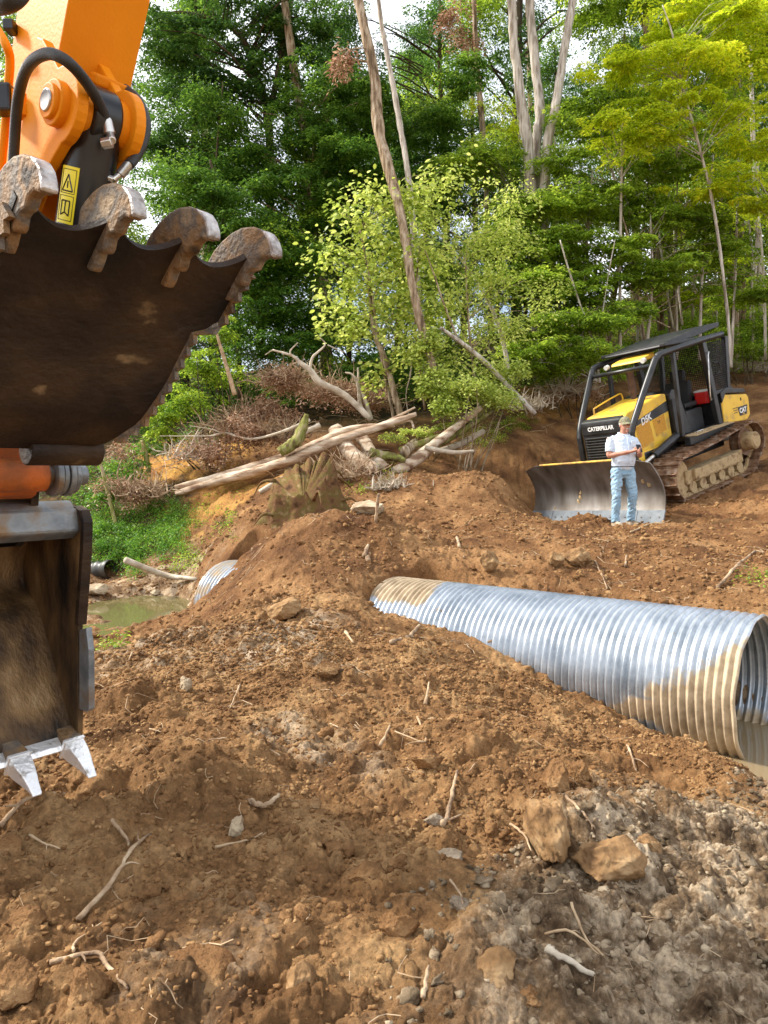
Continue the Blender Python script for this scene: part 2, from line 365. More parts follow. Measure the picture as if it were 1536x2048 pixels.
    bp2 = N.new('ShaderNodeBump'); bp2.inputs['Strength'].default_value = .8; bp2.inputs['Distance'].default_value = .006; K.new(noise(120, 5, .7), bp2.inputs['Height']); K.new(bp.outputs[0], bp2.inputs['Normal'])
    K.new(bp2.outputs[0], b.inputs['Normal'])
    o = fast_mesh('ground', V, Q, m, attrs=a, smooth=True); o['kind'] = 'structure'; return o
ground = build_ground()

def water(name, poly, z, col):
    m = bpy.data.materials.new('muddy_water'); m.use_nodes = True; N = m.node_tree.nodes; b = N['Principled BSDF']
    b.inputs['Base Color'].default_value = (*col, 1); b.inputs['Roughness'].default_value = .06; b.inputs['IOR'].default_value = 1.33
    n = N.new('ShaderNodeTexNoise'); n.inputs['Scale'].default_value = 7; bp = N.new('ShaderNodeBump'); bp.inputs['Strength'].default_value = .12; bp.inputs['Distance'].default_value = .01
    m.node_tree.links.new(n.outputs['Fac'], bp.inputs['Height']); m.node_tree.links.new(bp.outputs[0], b.inputs['Normal'])
    o = MB().add([(x, y, z) for x, y in poly], [tuple(range(len(poly)))]).build(name, m, recalc=False); o['kind'] = 'structure'; return o
water('creek_water', [(-7, 8.2), (-2.9, 8.2), (-2.0, 10.2), (-2.0, 12.6), (-7, 12.6)], -.35, (.14, .12, .05))
a0, a1 = PA[:2], PA[:2] + pd * .45
water('puddle_water', [(-.2, 8.4), (1.5, 4.0), (7, 3.2), (7, 7), (1.2, 9)], -.56, (.24, .175, .095))

# ------------------------------------------------------------------ culvert
def culvert():
    pitch, amp, seg = .066, .0145, 144
    n = int(PL / pitch * 10); t = np.linspace(0, PL, n); th = np.linspace(0, 2 * math.pi, seg, endpoint=False)
    ax = (PB - PA) / PL; up = np.array([0, 0, 1.]); sd_ = np.cross(up, ax); sd_ /= np.linalg.norm(sd_); up = np.cross(ax, sd_)
    def surf(off, seam=True):
        T, H_ = np.meshgrid(t, th, indexing='ij')
        r = PR + off + amp * np.sin(2 * math.pi * (T / pitch + 0 * H_)) 
        r = r + .003 * np.sin(2 * H_ + .5)
        r = r * (1 - .006 * np.exp(-T * 2) * np.sin(5 * H_)) + .002 * fbm(T * 1.3, H_ * 2, 2, 310)
        T2 = T + .009 * np.exp(-T / .1) * (np.sin(H_ * 3 + 1) + .5 * np.sin(H_ * 11))
        V = PA + T2[..., None] * ax + (r * np.cos(H_))[..., None] * sd_ + (r * np.sin(H_))[..., None] * up
        return V.reshape(-1, 3), T.ravel(), H_.ravel()
    Vo, T, A_ = surf(0); Vi, _, _ = surf(-.005)
    i = np.arange(n - 1)[:, None] * seg; j = np.arange(seg)[None]; jn = (j + 1) % seg
    Q = np.stack([i + j, i + jn, i + seg + jn, i + seg + j], -1).reshape(-1, 4)
    Qi = np.stack([i + j, i + seg + j, i + seg + jn, i + jn], -1).reshape(-1, 4) + len(Vo)
    rim = [np.stack([j[0], j[0] + len(Vo), jn[0] + len(Vo), jn[0]], 1), np.stack([j[0] + (n - 1) * seg, jn[0] + (n - 1) * seg, jn[0] + (n - 1) * seg + len(Vo), j[0] + (n - 1) * seg + len(Vo)], 1)]
    V = np.concatenate([Vo, Vi]); Q = np.concatenate([Q, Qi] + rim)
    # dried mud: a tide mark low on the near end that climbs towards the rim, and a splash over the top near the mound
    z = np.sin(A_)
    lim = -.18 + .85 * np.exp(-T / .45) - .22 * np.clip(T - .6, 0, 3) + .10 * np.sin(T * 3.1 + .6)
    mud = sstep(-.30, .30, lim + .16 * fbm(T * 2.2, A_ * 2.2, 3, 301) - z)
    mud = np.maximum(mud, sstep(2.95, 3.25, T + .35 * (1 - z)) * sstep(.55, .85, z) * (1 - sstep(4.3, 4.6, T)))
    mud = np.maximum(mud, sstep(6.55, 6.85, T + .2 * z) * .55)
    # the ridges keep more mud than the grooves
    scr = np.exp(-((T - .75) / .25) ** 2 - ((z + .55) / .2) ** 2) * .9
    mudo = np.clip(mud - scr, 0, 1)
    mudi = sstep(-.2, -.55, z) if False else sstep(.3, .7, -z) * .9
    m = bpy.data.materials.new('galvanised_steel'); m.use_nodes = True; N = m.node_tree.nodes; K = m.node_tree.links; b = N['Principled BSDF']
    at = N.new('ShaderNodeAttribute'); at.attribute_name = 'mud'
    geo = N.new('ShaderNodeNewGeometry')
    def no(sc, det=5, st=None):
        q = N.new('ShaderNodeTexNoise'); q.inputs['Scale'].default_value = sc; q.inputs['Detail'].default_value = det; q.inputs['Roughness'].default_value = .65
        K.new(geo.outputs['Position'], q.inputs['Vector']); return q.outputs['Fac']
    def mth(op, a_, b_):
        q = N.new('ShaderNodeMath'); q.operation = op
        for k, v in enumerate((a_, b_)):
            if isinstance(v, (int, float)): q.inputs[k].default_value = v
            else: K.new(v, q.inputs[k])
        return q.outputs[0]
    nz = mth('MULTIPLY', mth('SUBTRACT', no(6, 10), .5), 1.4)
    s = mth('ADD', at.outputs['Fac'], nz)
    st = N.new('ShaderNodeMapRange'); K.new(s, st.inputs[0]); st.inputs[1].default_value = .40; st.inputs[2].default_value = .62
    zr = N.new('ShaderNodeValToRGB'); K.new(no(3.5), zr.inputs[0]); e = zr.color_ramp.elements
    e[0].position = .35; e[0].color = (.30, .34, .38, 1); e[1].position = .65; e[1].color = (.58, .62, .66, 1)
    mr = N.new('ShaderNodeValToRGB'); K.new(no(6), mr.inputs[0]); e = mr.color_ramp.elements
    e[0].position = .35; e[0].color = (.30, .22, .13, 1); e[1].position = .62; e[1].color = (.56, .44, .29, 1)
    cm = N.new('ShaderNodeMixRGB'); K.new(st.outputs[0], cm.inputs[0]); K.new(zr.outputs[0], cm.inputs[1]); K.new(mr.outputs[0], cm.inputs[2])
    # dirt specks
    sp = N.new('ShaderNodeMapRange'); K.new(no(45, 3), sp.inputs[0]); sp.inputs[1].default_value = .66; sp.inputs[2].default_value = .70
    c2 = N.new('ShaderNodeMixRGB'); K.new(sp.outputs[0], c2.inputs[0]); K.new(cm.outputs[0], c2.inputs[1]); c2.inputs[2].default_value = (.42, .33, .22, 1)
    K.new(c2.outputs[0], b.inputs['Base Color'])
    K.new(mth('MULTIPLY', mth('SUBTRACT', 1.0, st.outputs[0]), .62), b.inputs['Metallic'])
    K.new(mth('ADD', mth('MULTIPLY', st.outputs[0], .45), mth('ADD', mth('MULTIPLY', no(5), .25), .22)), b.inputs['Roughness'])
    bp = N.new('ShaderNodeBump'); bp.inputs['Strength'].default_value = .35; bp.inputs['Distance'].default_value = .004; K.new(no(60), bp.inputs['Height']); K.new(bp.outputs[0], b.inputs['Normal'])
    o = fast_mesh('culvert_pipe', V, Q, m, attrs={'mud': np.concatenate([mudo, mudi])}, smooth=True)
    tag(o, 'large corrugated steel culvert pipe half buried in the dirt mound, mud on its open end', 'culvert pipe')
    return o
culvert()
# ------------------------------------------------------------------ clods, rocks, sticks
def rock_proto(seed, sub=2, rough=.25, flat=1.0):
    bm = bmesh.new(); bmesh.ops.create_icosphere(bm, subdivisions=sub, radius=1)
    v = np.array([q.co[:] for q in bm.verts]); f = np.array([[q.index for q in p.verts] for p in bm.faces]); bm.free()
    r = np.random.default_rng(seed)
    for _ in range(7):                                   # slice off facets
        n = r.normal(size=3); n /= np.linalg.norm(n); d = .62 + .3 * r.random(); k = v @ n
        v -= np.clip(k - d, 0, None)[:, None] * n * .9
    o = r.random(3) * 50
    nz = fbm(v[:, 0] * 1.7 + o[0], v[:, 1] * 1.7 + v[:, 2] * 1.3 + o[1], 4, seed)
    v *= (1 + rough * nz)[:, None]
    v[:, 2] *= flat
    return v, f
CP = [rock_proto(i, 3, .5) for i in range(10)]
CP1 = [rock_proto(100 + i, 2 if i < 4 else 1, .55) for i in range(14)]
def scatter_clods(name, n, rmin, rmax, smin, smax, protos, label, power=2.5, mask=None):
    # uniform over ground area in a fan in front of the viewer (plus margin)
    th = rng.uniform(-.72, .72, n * 3); r = np.sqrt(rng.uniform(rmin ** 2, rmax ** 2, n * 3))
    x, y = r * np.sin(th), r * np.cos(th)
    dens = .35 + .65 * sstep(-.4, .5, fbm(x * .7, y * .7, 3, 88))
    keep = rng.random(len(x)) < dens
    s, d = pipe_st(x, y); keep &= ~((np.abs(d) < .66) & (s > -.1) & (s < .55)); keep &= ~((np.abs(d) < .66) & (s > .93) & (s < 1.08))
    zb = Hbase(x, y); keep &= zb > -.34
    if mask is not None: keep &= mask(x, y)
    x, y = x[keep][:n], y[keep][:n]; z = H(x, y)
    n = len(x); sz = smin + (smax - smin) * rng.random(n) ** power
    sz *= .6 + .4 * np.clip(np.hypot(x, y) / 5, 0, 1.5)
    Vs, Qs, off = [], [], 0; pick = rng.integers(0, len(protos), n)
    for k in range(len(protos)):
        pv, pf = protos[k]; id_ = np.where(pick == k)[0]
        if not len(id_): continue
        a = rng.uniform(0, 6.28, len(id_)); ca, sa = np.cos(a), np.sin(a)
        sc = sz[id_][:, None] * rng.uniform(.65, 1.25, (len(id_), 3)) * np.array([1, 1, .75])
        v = pv[None] * sc[:, None, :]
        X = v[..., 0] * ca[:, None] - v[..., 1] * sa[:, None]; Y = v[..., 0] * sa[:, None] + v[..., 1] * ca[:, None]
        v = np.stack([X + x[id_][:, None], Y + y[id_][:, None], v[..., 2] + (z[id_] + sz[id_] * .08)[:, None]], -1)
        Vs.append(v.reshape(-1, 3)); Qs.append((pf[None] + (np.arange(len(id_)) * len(pv))[:, None, None] + off).reshape(-1, 3)); off += len(id_) * len(pv)
    o = fast_mesh(name, np.concatenate(Vs), np.concatenate(Qs), M['clodscatter'], k=3, smooth=False)
    tag(o, label, 'soil clods', kind='stuff'); return o
# scattered clods take the colour of the soil they lie on: same noise families in world space
M['clodscatter'] = mat('loose_clods', [(.11, .052, .021), (.24, .128, .054), (.38, .23, .105)], 5.5, .95, bump=.7, bscale=55, spec=.1, lo=.32, hi=.68)
M['clodgrey'] = mat('grey_clods', [(.08, .055, .03), (.20, .145, .09), (.42, .33, .22)], 6, .95, bump=.9, bscale=50, spec=.15)
def ingrey(x, y): return ((x - .55) * .55 - (y - 3.1) * .62 > .05) & (x > 0) & (y < 4.8)
scatter_clods('soil_clods', 30000, 1.6, 6.5, .0035, .020, CP1, 'countless small crumbs of brown soil strewn over the near ground', 2.2, lambda x, y: ~ingrey(x, y))
scatter_clods('soil_crumbs', 14000, 6.0, 14, .008, .036, CP1, 'countless small crumbs of reddish soil strewn over the mound and far slope', 2.5)
M['clodscatter'] = M['clodgrey']
scatter_clods('mud_crumbs', 7000, 1.6, 5.5, .004, .024, CP1, 'countless small crumbs of grey dried mud strewn over the lower right ground', 2.2, ingrey)

ROCK_ID = 0
def rock(px, py, wpx, hpx, m, name, label, cat, group=None, flat=.6, rot=0, tilt=0, sink=.25, rough=.2, tx=0):
    global ROCK_ID; ROCK_ID += 1
    g = G(px, py + hpx * .3); dist = np.hypot(g[0], g[1]) ; k = dist / F * 1.03
    v, f = rock_proto(500 + ROCK_ID * 7, 5, rough * .6, 1)
    rr_ = np.random.default_rng(ROCK_ID)
    for _ in range(9):
        q = rr_.normal(size=3); q /= np.linalg.norm(q); kk = v @ q; v = v - np.clip(kk - (.55 + .25 * rr_.random()), 0, None)[:, None] * q
    nz = fbm(v[:, 0] * 6 + v[:, 2] * 5, v[:, 1] * 6, 3, ROCK_ID)
    v *= (1 + .05 * nz + .035 * fbm(v[:, 0] * 3 + v[:, 2] * 2, v[:, 1] * 3 - v[:, 2] * 2, 4, ROCK_ID + 90) - .06 * np.abs(fbm(v[:, 0] * 2.2 + 4, v[:, 2] * 2.6 + v[:, 1] * 1.5, 3, ROCK_ID + 70)) + .03 * fbm(v[:, 0] * 17 + v[:, 2] * 9, v[:, 1] * 17, 3, ROCK_ID + 50))[:, None] * 1.04
    w, h = wpx * k / 2, hpx * k / 2
    v = v * np.array([w, h * 1.0 if flat is None else max(h, w * .8) * 1.0, h])
    if tx or tilt or rot:
        R = Matrix.Rotation(rot, 3, 'Z') @ Matrix.Rotation(tilt, 3, 'Y') @ Matrix.Rotation(tx, 3, 'X'); v = v @ np.array(R).T
    o = fast_mesh(name, v, f, m, k=3, smooth=True); o.location = (g[0], g[1], (Hs(g[0], g[1]) + Hs(g[0], g[1], True)) / 2 + h * (1 - 2 * sink) + .01)
    tag(o, label, cat, group); return o
rock(1090, 1690, 82, 150, M['slab'], 'rock_slab', 'upright oval orange brown rock slab standing in the dirt left of the wide flat slab', 'rock', flat=None, tilt=-.12, sink=.12, rough=.08)
rock(1228, 1752, 150, 92, M['slab'], 'rock_slab', 'wide flat faced brown rock slab lying below the muddy puddle beside the upright oval slab', 'rock', sink=.15, rough=.09)
rock(1295, 1712, 52, 50, M['slab'], 'rock', 'small reddish rock touching the top right corner of the wide flat slab', 'rock', sink=.2)
rock(565, 1222, 84, 46, M['slab'], 'rock_slab', 'long tilted brown slab on the front of the dirt mound below the far pipe end', 'rock', tilt=-.25, sink=.2)
rock(977, 1137, 42, 50, M['slab'], 'rock_slab', 'wedge shaped brown rock leaning on the slope just behind the culvert pipe', 'rock', flat=None, tilt=.3, sink=.15)
rock(1108, 1125, 38, 40, M['slab'], 'rock', 'blocky tan rock on the slope behind the pipe with a split rock at its right', 'rock', sink=.2)
rock(1150, 1122, 54, 38, M['slab'], 'rock', 'split tan rock with a pale root across it on the slope behind the pipe', 'rock', sink=.2)
rock(850, 1525, 68, 50, M['clod'], 'soil_clod', 'large round brown soil clod on the ground below where the pipe edge is buried', 'soil clod', sink=.2, rough=.3)
rock(1110, 1585, 60, 90, M['clod'], 'soil_clod', 'tall lump of ochre soil rising just above the upright oval slab', 'soil clod', sink=.25, rough=.3)
rock(1155, 1580, 44, 60, M['clod'], 'soil_clod', 'knobbly brown lump right of the ochre soil lump below the culvert', 'soil clod', sink=.2, rough=.3)
rock(985, 1975, 110, 105, M['slab'], 'soil_clod', 'big tan earth block at the bottom of the photo right of centre', 'soil clod', sink=.25, rough=.25)
rock(800, 1885, 90, 70, M['clod'], 'soil_clod', 'angular tan clod near the bottom centre, left of the big tan earth block', 'soil clod', sink=.25, rough=.25)
rock(740, 1770, 95, 70, M['clod'], 'soil_clod', 'broad low brown clod above the angular tan clod near the bottom centre', 'soil clod', sink=.3, rough=.2)
rock(40, 1985, 90, 80, M['clod'], 'soil_clod', 'round ochre clod in the bottom left corner', 'soil clod', sink=.2, rough=.25)
rock(178, 2010, 88, 105, M['clod'], 'soil_clod', 'tall ochre clod beside the round one at the bottom left', 'soil clod', flat=None, sink=.2, rough=.25)
rock(600, 1985, 75, 95, M['slab'], 'soil_clod', 'upright tan block at the right end of the smeared clay ledge at the bottom', 'soil clod', flat=None, sink=.2, rough=.2)
rock(400, 1945, 290, 95, M['clod'], 'clay_ledge', 'long smeared ledge of pale brown clay along the bottom left of the ground', 'clay ledge', sink=.55, rough=.12)
rock(365, 1715, 55, 44, M['clod'], 'soil_clod', 'lumpy brown clod just left of the pale ochre stone in the left foreground', 'soil clod', sink=.2, rough=.3)
rock(471, 1672, 34, 44, M['pale'], 'rock', 'pale ochre stone standing on the brown dirt in the left foreground', 'rock', flat=None, sink=.15)
rock(497, 1688, 30, 30, M['clod'], 'soil_clod', 'small round clod touching the right side of the pale ochre stone', 'soil clod', sink=.2)
rock(628, 1622, 32, 28, M['slab'], 'rock', 'small smooth tan stone left of centre in the foreground', 'rock', sink=.2)
rock(60, 1860, 66, 58, M['clod'], 'soil_clod', 'brown clod on the left edge above the round ochre clod', 'soil clod', sink=.25, rough=.25)
rock(22, 1715, 60, 50, M['clod'], 'soil_clod', 'dark brown clod cut by the left edge of the photo under a long stick', 'soil clod', sink=.25, rough=.25)
rock(330, 1620, 34, 28, M['clod'], 'soil_clod', 'small brown clod below the bucket teeth beside a bit of red soil', 'soil clod', sink=.2)
rock(373, 1388, 26, 34, M['pale'], 'rock', 'thin pale yellow stone standing on the left flank of the mound', 'rock', flat=None, sink=.1)
rock(417, 1368, 36, 26, M['slab'], 'rock', 'tan stone right of the thin pale yellow stone', 'rock', sink=.2)
rock(735, 1025, 90, 34, M['pale'], 'rock', 'large whitish flat rock behind the crest of the mound beside the stump', 'rock', sink=.15, rough=.12)
rock(505, 1815, 30, 24, M['clod'], 'soil_clod', 'small crumbly clod above the smeared clay ledge', 'soil clod', sink=.2)
rock(920, 1830, 50, 44, M['greyrock'], 'soil_clod', 'grey crumbly clod above the big tan earth block', 'soil clod', sink=.25, rough=.3)
rock(870, 1650, 44, 34, M['greyrock'], 'soil_clod', 'grey clod right of the long root in the middle foreground', 'soil clod', sink=.25, rough=.3)
rock(1060, 2030, 80, 50, M['clod'], 'soil_clod', 'brown clod cut by the bottom edge right of the big tan earth block', 'soil clod', sink=.3, rough=.25)
rock(900, 1720, 70, 34, M['greyrock'], 'soil_clod', 'flat plate of pale dried mud left of the upright oval slab', 'soil clod', sink=.3, rough=.2)
rock(655, 1345, 66, 34, M['clod'], 'soil_clod', 'flat brown clod in the centre of the mound face', 'soil clod', sink=.3, rough=.25)
rock(195, 1180, 50, 22, M['pale'], 'rock', 'whitish flat stone at the edge of the creek beside the bucket', 'rock', sink=.2)
rock(310, 1187, 22, 14, M['pale'], 'rock', 'small whitish stone on the far bank of the creek pool', 'rock', sink=.2)
rock(322, 1238, 34, 12, M['greyrock'], 'rock', 'flat grey stone breaking the surface of the creek pool', 'rock', sink=.3)
# medium clods that nothing tells apart
i = 0
while i < 110:
    px, py = rnd.uniform(0, 1536), 1180 + 860 * rnd.random() ** .8
    g = G(px, py); s, d = pipe_st(np.array([g[0]]), np.array([g[1]]))
    if (abs(d[0]) < .8 and -.1 < s[0] < 1.1) or g[2] < -.3: continue
    w = 13 + 24 * rnd.random() ** 1.7 * (.7 + .6 * (py - 1180) / 860)
    v, f = CP[i % 10]; k = g[1] / F * w / 2
    v = v * np.array([k * rnd.uniform(.8, 1.3), k * rnd.uniform(.8, 1.2), k * rnd.uniform(.6, .9)])
    if i < 10 or True:
        gr = bool(ingrey(g[0], g[1]))
        o = fast_mesh('soil_clod', v, f, M['clodgrey'] if gr else M['clod'], k=3, smooth=True)
        o.location = (g[0], g[1], Hs(g[0], g[1], True) + k * .05); o.rotation_euler = (rnd.uniform(-.3, .3), rnd.uniform(-.3, .3), rnd.uniform(0, 6))
        if gr: tag(o, 'small loose clod of grey mud lying among the crumbs', 'soil clod', 'loose grey clods on the ground')
        else: tag(o, 'small loose clod of brown soil lying among the crumbs', 'soil clod', 'loose brown clods on the ground')
    i += 1

def stick(pts, wpx, label, m='stick', name='stick', lift=.02, group=None, branch=True, tip=.5):
    W = []
    for q in pts:
        if len(q) == 3: W.append(P(q[0], q[1], q[2]))
        else:
            g = G(*q); g[2] = Hs(g[0], g[1], True) + lift; W.append(g)
    W = np.array(W); k = W[:, 1].mean() / F; r = np.linspace(wpx * k / 2, wpx * k / 2 * tip, len(W))
    mb = MB(); c, rr = curve(W, 6, r); c = c + rng.normal(0, wpx * k * .09, c.shape); rr = rr * (1 + rng.normal(0, .09, len(rr)))
    mb.tube(c, rr, 8)
    if branch:
        for b in range(rnd.choice([1, 2])):
            i_ = rnd.randrange(len(c) // 4, len(c) - 1); d = (c[-1] - c[0]); L = np.linalg.norm(d) * rnd.uniform(.12, .28)
            e = c[i_] + (d / np.linalg.norm(d) * .6 + rng.normal(0, .5, 3) * np.array([1, 1, .3])) * L; e[2] = max(e[2], Hs(e[0], e[1], True) + .005)
            mb.tube([c[i_], (c[i_] + e) / 2 + rng.normal(0, L * .08, 3), e], [rr[i_] * .6, rr[i_] * .5, rr[i_] * .25], 6, smooth=3)
    o = mb.build(name, M[m], smooth=True); tag(o, label, 'root' if name == 'root' else 'stick', group); return o
stick([(155, 1852), (225, 1802), (262, 1760), (303, 1710)], 11, 'long thin grey brown stick lying diagonally in the left foreground')
stick([(0, 1685), (60, 1662), (130, 1630)], 11, 'brown stick entering from the left edge below the bucket teeth')
stick([(885, 1690), (893, 1650), (908, 1600), (914, 1562)], 12, 'forked brown root standing up the slope in the middle foreground')
stick([(1095, 1985), (1118, 2000), (1185, 2015)], 19, 'thick bleached piece of wood near the bottom right', 'deadwood')
stick([(1090, 1925), (1140, 1940), (1195, 1975)], 7, 'pale twig above the bleached piece of wood, the lower of a crossing pair', 'root')
stick([(1140, 1895), (1170, 1935), (1205, 1978)], 7, 'pale twig above the bleached piece of wood, the upper of a crossing pair', 'root')
stick([(845, 2045), (858, 1990)], 12, 'dark stub of wood at the bottom edge beside the brown clods')
stick([(900, 1790), (922, 1830), (925, 1860)], 6, 'thin brown twig lying above the grey crumbly clod')
stick([(100, 1948), (190, 1945), (215, 1975), (258, 2048)], 13, 'bent brown root curving round the ochre clods in the bottom left', 'stick', 'root')
stick([(148, 1942), (152, 1915), (205, 1890)], 7, 'small forked twig above the bent brown root', 'root')
stick([(500, 1650), (530, 1640), (560, 1620)], 14, 'short rough stick right of the pale ochre stone')
stick([(430, 1712), (500, 1700), (525, 1685)], 6, 'thin root linking the clods right of the pale ochre stone', 'root', 'root')
stick([(225, 1690), (255, 1705), (258, 1730)], 8, 'short curled root in the left foreground above the long stick', 'stick', 'root')
stick([(60, 1715), (90, 1728), (122, 1728)], 6, 'pale split root on the left under the bucket teeth', 'root', 'root')
stick([(690, 1278), (708, 1298)], 8, 'short pale peg of wood on the mound face', 'root', branch=False)
stick([(850, 1415), (858, 1385)], 7, 'short straw coloured peg low on the right face of the mound', 'root', branch=False)
stick([(785, 1310), (820, 1283), (838, 1270)], 11, 'brown root sunk in the right shoulder of the mound', 'stick', 'root')
stick([(760, 1505), (780, 1480)], 8, 'small split root below the mound face', 'root', branch=False)
stick([(880, 1225, 7.35), (900, 1200, 7.5), (918, 1182, 7.6)], 13, 'brown stick leaning against the corrugated pipe at the mound', branch=False)
stick([(906, 1232, 7.3), (906, 1208, 7.45)], 7, 'dark short stick propped on the pipe beside the leaning brown stick', 'stick', branch=False)
stick([(975, 1285, 6.8), (1010, 1270, 6.85), (1040, 1262, 6.9)], 5, 'thin twig with a dead leaf poking over the foot of the pipe', 'stick')
stick([(735, 1130), (742, 1090, 9.2), (752, 1040, 9.15), (757, 990, 9.1)], 11, 'tall thin stick standing upright on the crest of the mound', branch=True)
stick([(728, 1120), (745, 1072, 9.1)], 9, 'short dark stake leaning beside the tall upright stick', branch=False)
stick([(918, 1110), (914, 1080), (928, 1130)], 6, 'grey root curled on the slope behind the pipe', 'stick', 'root')
stick([(1240, 1470), (1262, 1540), (1272, 1570)], 6, 'long thin brown root hanging down the bank left of the puddle', 'stick', 'root')
stick([(1275, 1480, 5.3), (1282, 1520, 5.1)], 4, 'pale stalk standing at the edge of the muddy puddle', 'root', branch=False)
stick([(1190, 1130), (1215, 1180)], 4, 'thin dark twig on the slope above the middle of the pipe')
stick([(1435, 1180), (1470, 1150), (1510, 1110)], 7, 'dark branch lying on the slope at the right above the pipe')
stick([(1250, 1140), (1255, 1090)], 5, 'thin stem standing on the slope below the man')
stick([(1262, 1068), (1300, 1052), (1330, 1050)], 4, 'dry root fibres at the feet of the man', 'root', 'root')
stick([(835, 1470), (850, 1500), (790, 1490)], 5, 'pale bent root above the large round clod', 'root', 'root')
stick([(1020, 1655), (1050, 1690), (1062, 1720)], 6, 'thin root against the left side of the upright oval slab', 'root', 'root')
stick([(1130, 1665), (1165, 1700), (1190, 1712)], 7, 'thin brown root lying between the two large slabs', 'stick', 'root')
stick([(480, 1385), (470, 1410), (460, 1440)], 4, 'thin pale root on the left flank of the mound', 'root', 'root')
for q in [(265, 1335), (340, 1300), (560, 1560), (660, 1450), (950, 1560), (1010, 1480), (420, 1560), (300, 1480), (1000, 1880), (700, 1990), (1300, 1900), (620, 1900)]:
    a = rnd.uniform(0, 3.14); L = rnd.uniform(15, 38)
    stick([(q[0], q[1]), (q[0] + L * math.cos(a), q[1] + L * .6 * math.sin(a))], 3.5, 'short brown twig half pressed into the bare soil', rnd.choice(['stick', 'root']), group='short twigs pressed into the soil', branch=False)
# fine root hairs, uncountable
mb = MB()
for i in range(520):
    th = rng.uniform(-.55, .55); r = math.sqrt(rng.uniform(2, 110)); x, y = r * math.sin(th), r * math.cos(th)
    s, d = pipe_st(np.array([x]), np.array([y]))
    if abs(d[0]) < .65 and -.1 < s[0] < .55 or Hs(x, y) < -.3: continue
    a = rng.uniform(0, 6.28); L = rng.uniform(.04, .16) * (.8 + r * .12); p = []
    for k in range(5):
        xx = x + math.cos(a) * L * k / 4; yy = y + math.sin(a) * L * k / 4; a += rng.normal(0, .45); p.append((xx, yy, 0))
    p = np.array(p); p[:, 2] = H(p[:, 0], p[:, 1]) + .006 + rng.random() * .012
    mb.tube(p, rng.uniform(.0008, .0022) * (.7 + r * .13), 3, cap=False)
tag(mb.build('root_hairs', M['root'], recalc=False), 'countless fine pale root hairs strewn through the dug soil', 'roots', kind='stuff')
# ------------------------------------------------------------------ foliage
LM = {
 'dark': leafmat('leaf_dark_green', (.016, .055, .012), (.055, .145, .024), (.16, .30, .045)),
 'mid': leafmat('leaf_mid_green', (.025, .075, .010), (.085, .20, .022), (.22, .38, .045), .42),
 'fresh': leafmat('leaf_fresh_green', (.06, .12, .012), (.22, .36, .028), (.48, .62, .07), .48),
 'backlit': leafmat('leaf_backlit_yellow', (.20, .29, .012), (.48, .61, .025), (.84, .86, .06), .5),  # yellow glow of backlit crowns put into the leaf colour
 'lime': leafmat('leaf_pale_lime', (.14, .22, .03), (.42, .52, .09), (.72, .78, .26), .42),
 'dry': leafmat('leaf_dead_brown', (.20, .10, .05), (.44, .27, .16), (.66, .48, .32), .25),
 'weed': leafmat('weed_green', (.04, .13, .012), (.11, .28, .02), (.28, .48, .05), .4),
}
LP_, LS_ = 1.55, .74
def leafgeo(S, per, size, droop=.35, flat=.10, wid=.52, hexa=False, tilt=.45):
    """S: sprays (n,4) x y z R. returns V,Q,lv"""
    per = int(per * LP_); size = size * LS_; n = len(S); c = np.repeat(S, per, 0); N = len(c)
    a = rng.uniform(0, 6.283, N); u = np.sqrt(rng.random(N)); R = c[:, 3]
    dx, dy = np.cos(a), np.sin(a)
    # sprays are stretched along their own direction, so tiers read as boughs
    sa = np.repeat(rng.uniform(0, 6.283, n), per); el = np.repeat(rng.uniform(.45, 1, n), per)
    ox, oy = dx * u * R, dy * u * R * el
    X = ox * np.cos(sa) - oy * np.sin(sa); Y = ox * np.sin(sa) + oy * np.cos(sa)
    tx = np.repeat(rng.normal(0, .16, n), per); ty = np.repeat(rng.normal(0, .16, n), per)
    Z = -droop * u * u * R + tx * X + ty * Y + rng.normal(0, flat, N) * R
    p = c[:, :3] + np.stack([X, Y, Z], 1)
    b = np.arctan2(Y, X) + rng.normal(0, .8, N)
    d = np.stack([np.cos(b), np.sin(b), rng.normal(-.35, .3, N)], 1); d /= np.linalg.norm(d, axis=1)[:, None]
    up = np.stack([rng.normal(0, tilt, N), rng.normal(0, tilt, N), np.ones(N)], 1)
    w = np.cross(d, up); w /= np.linalg.norm(w, axis=1)[:, None]
    nn = np.cross(w, d)
    l = size * rng.uniform(.6, 1.25, N)[:, None]; ww = l * wid / 2
    if hexa:
        V = np.stack([p, p + d * l * .25 + w * ww * .85 + nn * l * .05, p + d * l * .65 + w * ww * .9 + nn * l * .04, p + d * l - nn * l * .06, p + d * l * .65 - w * ww * .9 + nn * l * .04, p + d * l * .25 - w * ww * .85 + nn * l * .05], 1)
        k = 6
    else:
        V = np.stack([p, p + d * l * .45 + w * ww + nn * l * .06, p + d * l - nn * l * .08, p + d * l * .45 - w * ww + nn * l * .06], 1); k = 4
    lv = np.repeat(rng.normal(0, .13, n), per) + rng.beta(2, 2, N)
    return V.reshape(-1, 3), np.arange(N * k).reshape(-1, k), np.repeat(np.clip(lv, 0, 1), k), k
